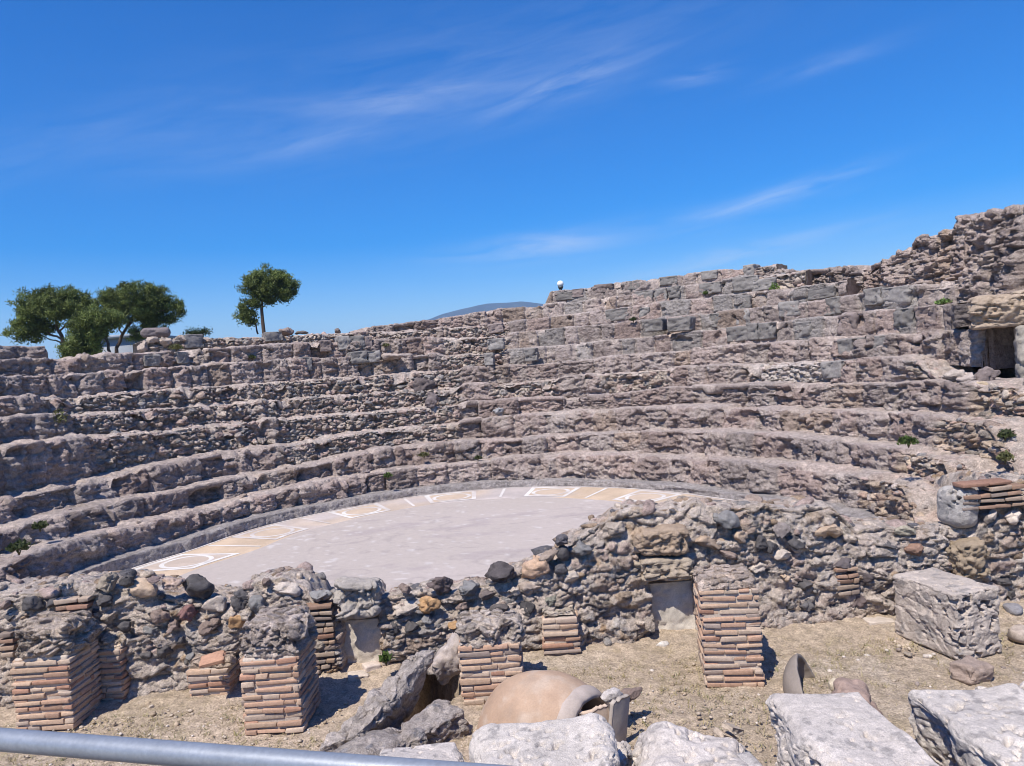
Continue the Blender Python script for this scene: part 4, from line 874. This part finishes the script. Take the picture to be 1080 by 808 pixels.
# ---------------------------------------------------------------- greenery on the ruin
def tuft(c, rad, hgt, n, seed, label, col, name='wild_plant', leaf=.05, grp='wild plants growing in the ruin'):
    r = np.random.default_rng(seed); m = MB()
    for k in range(n):
        a = r.uniform(0, 6.28); q = r.uniform(0, 1)**.6
        o = np.array([math.cos(a)*q*rad, math.sin(a)*q*rad, r.uniform(-.25, 1)*hgt*(1-.7*q*q)])
        d = r.normal(size=3); d[2] = abs(d[2])+.3; d /= np.linalg.norm(d); s = np.cross(d, r.normal(size=3)); s /= np.linalg.norm(s); l = leaf*r.uniform(.6, 1.4)
        m.add(np.array([o-s*l*.22, o+d*l*.5-s*l*.3, o+d*l, o+d*l*.5+s*l*.3])+c, [np.array([[0, 1, 2, 3]])], np.array(col)*r.uniform(.6, 1.4))
    for k in range(6):
        a = r.uniform(0, 6.28); V, F = tube([(0, 0, -.05), (math.cos(a)*rad*.4, math.sin(a)*rad*.4, hgt*.6)], [.006, .003], 5); m.add(V+c, F, (.14, .12, .06))
    return tag(m.build(name, M_LEAF), label, 'plant', grp)
GR = (.075, .115, .028); GD = (.055, .07, .025); GY = (.12, .12, .045)
def onr(px, py, n, dr=.1):
    rr = R0+(n-1)*TR+dr; th, z = at_r(px, py, rr); a = R_(th); return np.array([CX+rr*math.cos(a), CY+rr*math.sin(a), z])
for k, (px, py, n, w, h, cc, lab) in enumerate([(817, 303, 10, .13, .2, (.1, .17, .03), 'bright green bush on the top tier left of the concrete core'), (996, 318, 8, .17, .08, (.12, .2, .05), 'low bright green patch under the concrete core cavity'),
     (62, 443, 5, .16, .26, GY, 'olive tuft on the left tiers'), (958, 466, 2, .14, .1, GR, 'small green tuft on the right tiers near the rubble bank'), (744, 308, 10, .06, .08, GR, 'tiny tuft between restored blocks high on the tiers'), (668, 336, 8, .09, .08, GD, 'dark tuft under a restored grey block'), (771, 454, 3, .08, .07, GR, 'small fresh green tuft on the lower right tiers'),
     (447, 479, 2, .12, .08, GY, 'olive patch on the second tier above the mosaic'), (504, 482, 2, .08, .06, GD, 'dark patch on the second tier right of the olive patch'), (409, 501, 1, .07, .1, GR, 'green sprig at the joint of the lowest tier'), (42, 555, 2, .10, .08, GD, 'dark weed at the lower left corner of the tiers'), (20, 578, 1, .11, .08, GD, 'dark weed at the left edge just above the wall'),
     (186, 366, 8, .16, .13, GY, 'olive bush beside the squared block on the left skyline'), (407, 363, 8, .09, .07, GY, 'olive weed right of the restored blocks on the upper tiers'), (266, 376, 8, .1, .08, GD, 'dark weed on the upper left tiers below the lone pine'), (130, 550, 2, .1, .08, GD, 'dark weed on the second tier above the left mosaic')]):
    if n == 1 and False: pass
    tuft(onr(px, py+2, n, -.04), w*.85, h*.8, int(90+w*900), 400+k, lab, cc, leaf=.045)
for k, (px, py, Y, w, h, cc, lab) in enumerate([(1060, 461, 8.9, .08, .08, GD, 'dark weed on the rubble bank at the right edge'), (1060, 485, 8.5, .08, .08, GY, 'olive weed low on the rubble bank above the wall corner'), (407, 697, 7.3, .05, .07, GR, 'green sprig at the corner of the left niche')]):
    tuft(at_y(px, py, Y), w, h, int(60+w*800), 450+k, lab, cc)

# ---------------------------------------------------------------- pines behind the ruin
def pine(px, ptop, pw, Y, label, clumps, trunk, seed, dense=1.0):
    """clumps: (px, py, rx_px, rz_px) in photo pixels at depth Y; trunk: list of polylines [(px,py),...], radius"""
    r = np.random.default_rng(seed); base = at_y(trunk[0][0][0][0], trunk[0][0][0][1], Y); base[2] = 0
    t = thing('pine_tree', base, label, 'tree', 'umbrella pines behind the ruin')
    m = MB(); s = Y/FPX
    for kk, (pl, r0, r1) in enumerate(trunk):
        pts = []
        for i, (x, y) in enumerate(pl):
            p = at_y(x, y, Y); p[1] += (0 if kk == 0 or i == 0 else r.normal(0, .5)); pts.append(p)
        if kk == 0: pts = [np.array([pts[0][0], pts[0][1], 0.0])]+pts
        pts = np.array(pts); q = np.linspace(0, len(pts)-1, 12); pp = np.stack([np.interp(q, np.arange(len(pts)), pts[:, k]) for k in range(3)], 1)
        V, F = tube(pp+r.normal(0, .03, pp.shape), np.linspace(r0, r1, 12)*.48, 8); m.add(V, F, np.array([.085, .06, .048])*(1+.25*fbm(V, 2, 2, 3))[:, None])
    m.build('trunk', M_BARK, t)
    Vs, Fs, Cs = [], [], []; n0 = 0
    clumps = clumps+[(x+r.normal(0, 5), y+r.normal(2, 2.5), rx*.7, rz*1.0) for (x, y, rx, rz) in clumps if rx > 7]
    for (x, y, rx, rz) in clumps:
        c = at_y(x, y, Y); RX, RZ = rx*s, rz*s*1.15; c[1] += r.normal(0, RX*.35); n = int(1300*dense*max(.45, RX*RX*1.1))
        tone = r.uniform(.8, 1.2)
        # sub-tufts
        for kk in range(max(4, int(n/42))):
            d = r.normal(size=3); d /= np.linalg.norm(d); d *= r.uniform(.4, 1.45)**.5
            cc = c+d*np.array([RX, RX, RZ]); tr = .21*r.uniform(.7, 1.3); nn = 46; tn = tone*r.uniform(.6, 1.4)
            o = cc+r.normal(0, tr*.55, (nn, 3))*np.array([1, 1, .7]); dd = r.normal(size=(nn, 3)); dd[:, 2] += .5; dd /= np.linalg.norm(dd, axis=1, keepdims=True)
            sd = np.cross(dd, r.normal(size=(nn, 3))); sd /= np.linalg.norm(sd, axis=1, keepdims=True); l = r.uniform(.13, .26, (nn, 1))
            V = np.stack([o-sd*.028, o+sd*.028, o+dd*l], 1).reshape(-1, 3); Vs.append(V); Fs.append(np.arange(nn*3).reshape(-1, 3)+n0); n0 += nn*3
            col = np.array([.125, .155, .040])*tn*r.uniform(.8, 1.2, (nn, 1)); Cs.append(np.repeat(col, 3, 0))
    mesh_np('crown', np.concatenate(Vs), [np.concatenate(Fs)], np.concatenate(Cs), M_LEAF, t)
    return t
def fill(cl, n, seed, j=.6):
    r = np.random.default_rng(seed); out = list(cl)
    return out
pine(283, 283, 60, 44, 'lone umbrella pine with a rounded crown on the skyline',
     [(283, 293, 16, 8), (270, 296, 12, 8), (296, 296, 13, 8), (285, 303, 22, 8), (303, 301, 10, 7), (264, 302, 9, 7), (275, 309, 10, 4), (298, 310, 9, 4), (262, 325, 8, 7), (257, 332, 6, 6), (265, 337, 5, 5), (268, 320, 5, 4), (283, 318, 6, 3)],
     [([(277, 352), (276, 330), (277, 312), (283, 298)], .28, .12), ([(277, 314), (290, 305), (300, 300)], .1, .04), ([(276, 320), (268, 308), (265, 300)], .09, .04), ([(272, 352), (269, 338), (263, 326)], .11, .04), ([(277, 325), (284, 318), (291, 312)], .06, .02)], 61, 1.15)
pine(55, 307, 90, 42, 'leftmost umbrella pine with a broad domed crown',
     [(60, 314, 22, 9), (40, 320, 18, 10), (80, 320, 18, 9), (58, 324, 30, 9), (30, 330, 12, 9), (92, 326, 10, 8), (72, 332, 18, 7), (38, 337, 14, 7), (20, 350, 12, 8), (32, 346, 14, 7), (47, 345, 10, 5), (86, 334, 10, 6)],
     [([(68, 372), (66, 358), (60, 345), (58, 330)], .3, .15), ([(66, 358), (50, 350), (40, 338)], .13, .05), ([(62, 350), (74, 340), (82, 328)], .12, .04), ([(67, 362), (52, 358), (30, 352)], .1, .04)], 62, 1.1)
pine(145, 303, 90, 45, 'taller umbrella pine second from left with a leaning trunk',
     [(145, 312, 24, 9), (122, 315, 16, 9), (165, 316, 14, 9), (148, 322, 28, 9), (135, 330, 16, 7), (160, 332, 16, 8), (172, 311, 8, 6), (186, 324, 9, 6), (173, 325, 8, 6), (168, 342, 8, 7), (152, 348, 12, 8), (142, 354, 7, 5), (178, 337, 5, 3), (118, 324, 9, 7)],
     [([(121, 374), (127, 358), (133, 345), (142, 328)], .28, .12), ([(133, 346), (146, 336), (160, 326)], .12, .04), ([(129, 352), (120, 338), (120, 325)], .1, .04), ([(146, 336), (168, 330), (186, 325)], .07, .02), ([(131, 350), (145, 350), (155, 350)], .07, .03)], 63, 1.1)
pine(103, 325, 60, 38, 'smaller bushy pine leaning between the two larger pines',
     [(103, 334, 20, 7), (90, 341, 15, 7), (118, 336, 14, 6), (86, 352, 13, 7), (100, 352, 14, 6), (93, 361, 14, 6), (80, 366, 14, 6), (110, 345, 10, 5), (72, 372, 8, 5), (96, 370, 12, 6)],
     [([(117, 374), (113, 360), (108, 346), (104, 336)], .2, .08), ([(112, 358), (98, 350), (90, 344)], .08, .03)], 64, 1.2)
for k, (px, py, w, lab) in enumerate([(203, 351, 10, 'dark shrub on the skyline left of the squared block'), (214, 350, 7, 'smaller dark shrub on the skyline behind the squared block')]):
    b = at_y(px, py, 22); b[2] = 0; sh_t = thing('shrub', b, lab, 'shrub'); top = at_y(px, py, 22); r = np.random.default_rng(5+k); m = MB()
    for q in range(500):
        o = top+r.normal(0, .1, 3)*(1.1, 1, .55); d = r.normal(size=3); d /= np.linalg.norm(d); s = np.cross(d, r.normal(size=3)); s /= np.linalg.norm(s)
        m.add(np.array([o-s*.012, o+s*.012, o+d*.07]), [np.array([[0, 1, 2]])], np.array([.045, .065, .025])*r.uniform(.7, 1.3))
    m.build('foliage', M_LEAF, sh_t); V, F = tube([b, top], [.05, .015], 6); mesh_np('stem', V, F, (.1, .08, .06), M_BARK, sh_t)

# low pale building beyond the pines
a = at_y(78, 357, 70); b = at_y(152, 357, 70); bd = thing('low_building', ((a[0]+b[0])/2, 72, 0), 'low pale building seen between the pine trunks', 'building')
V, F = box((a[0], 70, -.05), (b[0], 76, a[2]-.3)); mesh_np('wall', V, F, (.26, .28, .31), M_PLASTER, bd)
V, F = box((a[0]-.3, 69.6, a[2]-.3), (b[0]+.3, 76.4, a[2])); mesh_np('roof', V, F, (.30, .32, .35), M_PLASTER, bd)

# globe lamp behind the topmost tier
lp = at_y(591, 299.5, 23.5); base = np.array([lp[0], lp[1], 0]); lamp = thing('globe_lamp', base, 'round white globe lamp peeping over the top tier', 'lamp')
V, F = tube([base, lp-np.array([0, 0, .16])], [.05, .045], 12); mesh_np('post', V, F, None, M_DARKM, lamp, smooth=True)
V, F = tube([lp-np.array([0, 0, .17]), lp-np.array([0, 0, .13]), lp-np.array([0, 0, .08])], [.05, .075, .09], 16); mesh_np('collar', V, F, None, M_DARKM, lamp)
V, F = ico(4); mesh_np('globe', V*.105+lp, [F], None, M_GLOBE, lamp, smooth=True)

# ---------------------------------------------------------------- railing and walkway at the photographer's feet
ZR = 2.36; a = at_z(0, 780, ZR); b = at_z(300, 804, ZR); d = (b-a)/np.linalg.norm(b-a)
rail = thing('metal_railing', (a[0], a[1], 1.35), 'grey galvanised tube railing crossing the bottom left corner', 'railing')
M_GALV = rock_mat('galvanised_steel', rough=.45, b1=40, b2=160, bs=.12, dist=.003, speck=.10, base=(.26, .28, .315), sp2=.08, spec=.5)
M_GALV.node_tree.nodes['Principled BSDF'].inputs['Metallic'].default_value = .35
p0, p1 = a-d*1.6, a+d*2.6
V, F = tube(np.linspace(p0, p1, 24), .0208, 24); mesh_np('handrail', V, F, None, M_GALV, rail, smooth=True)
for q in (p0+d*.2, p1-d*.3):
    V, F = tube([q-np.array([0, 0, .03]), np.array([q[0], q[1], 1.34])], .02, 16); mesh_np('post', V, F, None, M_GALV, rail, smooth=True)
V, F = tube(np.linspace(p0+d*.2, p1-d*.3, 8)-np.array([0, 0, .5]), .015, 12); mesh_np('mid_rail', V, F, None, M_GALV, rail, smooth=True)
m = MB(); V, F = box((-3, -3.2, 0), (3, .9, 1.35)); m.add(V, F, (.3, .26, .22))
tag(m.build('viewing_platform', M_EARTH), kind='structure')

# ---------------------------------------------------------------- far hill
hp = [(400, 352), (435, 344), (452, 336), (470, 330), (485, 326), (500, 322), (515, 319), (535, 319), (550, 317.5), (565, 319), (590, 322), (640, 327), (720, 330), (800, 332)]
HY = 3000; xs = []; zs = []
for x, y in hp: p = at_y(x, y, HY); xs.append(p[0]); zs.append(p[2])
nx, ny = 160, 40; gx = np.linspace(xs[0]-200, xs[-1]+200, nx); gy = np.linspace(-900, 900, ny); XX, YY = np.meshgrid(gx, gy, indexing='ij')
hz = np.interp(XX.ravel(), xs, zs, left=0, right=60); hz = hz*np.exp(-(YY.ravel()/520)**2)
P = np.stack([XX.ravel(), HY+YY.ravel(), hz-4], 1); P[:, 2] += 5*fbm(P, .012, 4, 3)*(hz > 20)
tag(mesh_np('hills', P, [gridfaces(nx, ny)], np.array([.045, .055, .04])*(1+.4*fbm(P, .02, 3, 4))[:, None], M_FAR, smooth=True), kind='structure')

# ---------------------------------------------------------------- air
hz_m = bpy.data.materials.new('haze_air'); hz_m.use_nodes = True; nt = hz_m.node_tree; nt.nodes.remove(nt.nodes['Principled BSDF'])
pv = nt.nodes.new('ShaderNodeVolumePrincipled'); pv.inputs['Color'].default_value = (.42, .64, 1, 1); pv.inputs['Density'].default_value = 2.5e-4; pv.inputs['Anisotropy'].default_value = 0
nt.links.new(pv.outputs[0], nt.nodes['Material Output'].inputs['Volume'])
HAZE = True
if HAZE:
    V, F = box((-4100, -1600, -2.2), (4100, 9100, 320)); o = mesh_np('haze', V, F, None, hz_m); tag(o, kind='stuff')

# ---------------------------------------------------------------- light, sky
EL = R_(57); sx, sy = -.52, -.85; sn = math.hypot(sx, sy); sd = Vector((sx/sn*math.cos(EL), sy/sn*math.cos(EL), math.sin(EL)))
sun = bpy.data.lights.new('sun', 'SUN'); sun.energy = 4.8; sun.angle = R_(.53); sun.color = (1, .94, .84)
so = bpy.data.objects.new('sun', sun); COL.objects.link(so); so.rotation_euler = (-sd).to_track_quat('-Z', 'Y').to_euler()
w = bpy.data.worlds.new('World'); S.world = w; w.use_nodes = True; nt = w.node_tree; N = nt.nodes; L = nt.links; bg = N['Background']
sky = N.new('ShaderNodeTexSky'); sky.sky_type = 'NISHITA'; sky.sun_disc = False; sky.sun_elevation = EL; sky.sun_rotation = math.atan2(sx, sy); sky.air_density = 1.0; sky.dust_density = .3; sky.ozone_density = 3.0
hs = N.new('ShaderNodeHueSaturation'); hs.inputs['Hue'].default_value = .514; hs.inputs['Saturation'].default_value = 1.75; hs.inputs['Value'].default_value = 1.0
L.new(sky.outputs[0], hs.inputs['Color'])
tc = N.new('ShaderNodeTexCoord'); sep = N.new('ShaderNodeSeparateXYZ'); L.new(tc.outputs['Generated'], sep.inputs[0])
def mt(op, a, b=None, c=None):
    n = N.new('ShaderNodeMath'); n.operation = op
    for i, v in enumerate((a, b, c)):
        if v is None: continue
        if isinstance(v, (int, float)): n.inputs[i].default_value = v
        else: L.new(v, n.inputs[i])
    return n.outputs[0]
azm = mt('ARCTAN2', sep.outputs[0], sep.outputs[1]); elv = mt('ARCSINE', sep.outputs[2])
def streak(px, py, w, h, slope, amt, seed, sc=(7, 46)):
    d = ray(px, py); A = math.atan2(d[0], d[1]); E = math.asin(d[2]/np.linalg.norm(d))
    da = mt('SUBTRACT', azm, A); de = mt('SUBTRACT', elv, E)
    c, s = math.cos(slope), math.sin(slope)
    u = mt('ADD', mt('MULTIPLY', da, c), mt('MULTIPLY', de, s)); v = mt('SUBTRACT', mt('MULTIPLY', de, c), mt('MULTIPLY', da, s))
    cv = N.new('ShaderNodeCombineXYZ'); L.new(mt('MULTIPLY', u, sc[0]), cv.inputs[0]); L.new(mt('MULTIPLY', v, sc[1]), cv.inputs[1]); cv.inputs[2].default_value = seed
    nz = N.new('ShaderNodeTexNoise'); nz.inputs['Scale'].default_value = 1; nz.inputs['Detail'].default_value = 7; nz.inputs['Roughness'].default_value = .6; nz.inputs['Distortion'].default_value = .6; L.new(cv.outputs[0], nz.inputs['Vector'])
    f = mt('MULTIPLY', mt('SUBTRACT', nz.outputs['Fac'], .33), 3.2)
    f = N.new('ShaderNodeClamp').outputs[0] if False else mt('MINIMUM', mt('MAXIMUM', f, 0.0), 1.2)
    g = mt('EXPONENT', mt('MULTIPLY', mt('ADD', mt('POWER', mt('DIVIDE', mt('ABSOLUTE', u), w/FPX), 2), mt('POWER', mt('DIVIDE', mt('ABSOLUTE', v), h/FPX), 2)), -1))
    return mt('MULTIPLY', mt('MULTIPLY', f, g), amt)
tot = None
for a in [(600, 88, 90, 16, .24, .22, 1.3), (430, 105, 90, 12, .1, .24, 2.1), (330, 150, 130, 12, .2, .13, 3.7), (250, 140, 160, 26, .12, .05, 4.4), (735, 80, 30, 7, 0, .22, 5.2), (820, 206, 80, 8, .16, .34, 6.9), (790, 265, 120, 8, .10, .36, 7.6), (560, 262, 90, 14, .02, .32, 8.8), (870, 68, 60, 8, .1, .12, 9.1), (60, 150, 160, 22, .35, .06, 10.2), (700, 240, 160, 14, .06, .12, 11.4), (500, 80, 300, 60, .15, .07, 12.5)]:
    s_ = streak(*a); tot = s_ if tot is None else mt('ADD', tot, s_)
tot = mt('MINIMUM', tot, .75)
mx = N.new('ShaderNodeMix'); mx.data_type = 'RGBA'; L.new(tot, mx.inputs['Factor']); L.new(hs.outputs[0], mx.inputs['A']); mx.inputs['B'].default_value = (5.2, 5.6, 6.2, 1)
L.new(mx.outputs['Result'], bg.inputs['Color']); bg.inputs['Strength'].default_value = .125

# ---------------------------------------------------------------- camera
cam = bpy.data.cameras.new('camera'); co = bpy.data.objects.new('camera', cam); COL.objects.link(co); S.camera = co
cam.sensor_width = 36; cam.lens = 36*FPX/1080; cam.clip_end = 20000; cam.clip_start = .05
fwd = Vector((0, math.cos(PITCH), -math.sin(PITCH))); upv = Vector((0, math.sin(PITCH), math.cos(PITCH))); rt = Vector((1, 0, 0))
c, s = math.cos(ROLL), math.sin(ROLL)
R3 = rt*c-upv*s; U3 = rt*s+upv*c       # image right / up in level axes
co.matrix_world = Matrix(((R3.x, U3.x, -fwd.x, 0), (R3.y, U3.y, -fwd.y, 0), (R3.z, U3.z, -fwd.z, EYE), (0, 0, 0, 1)))
S.cycles.filter_width = 1.0
S.view_settings.view_transform = 'Standard'; S.view_settings.look = 'None'; S.view_settings.gamma = 1; S.view_settings.exposure = 0.44
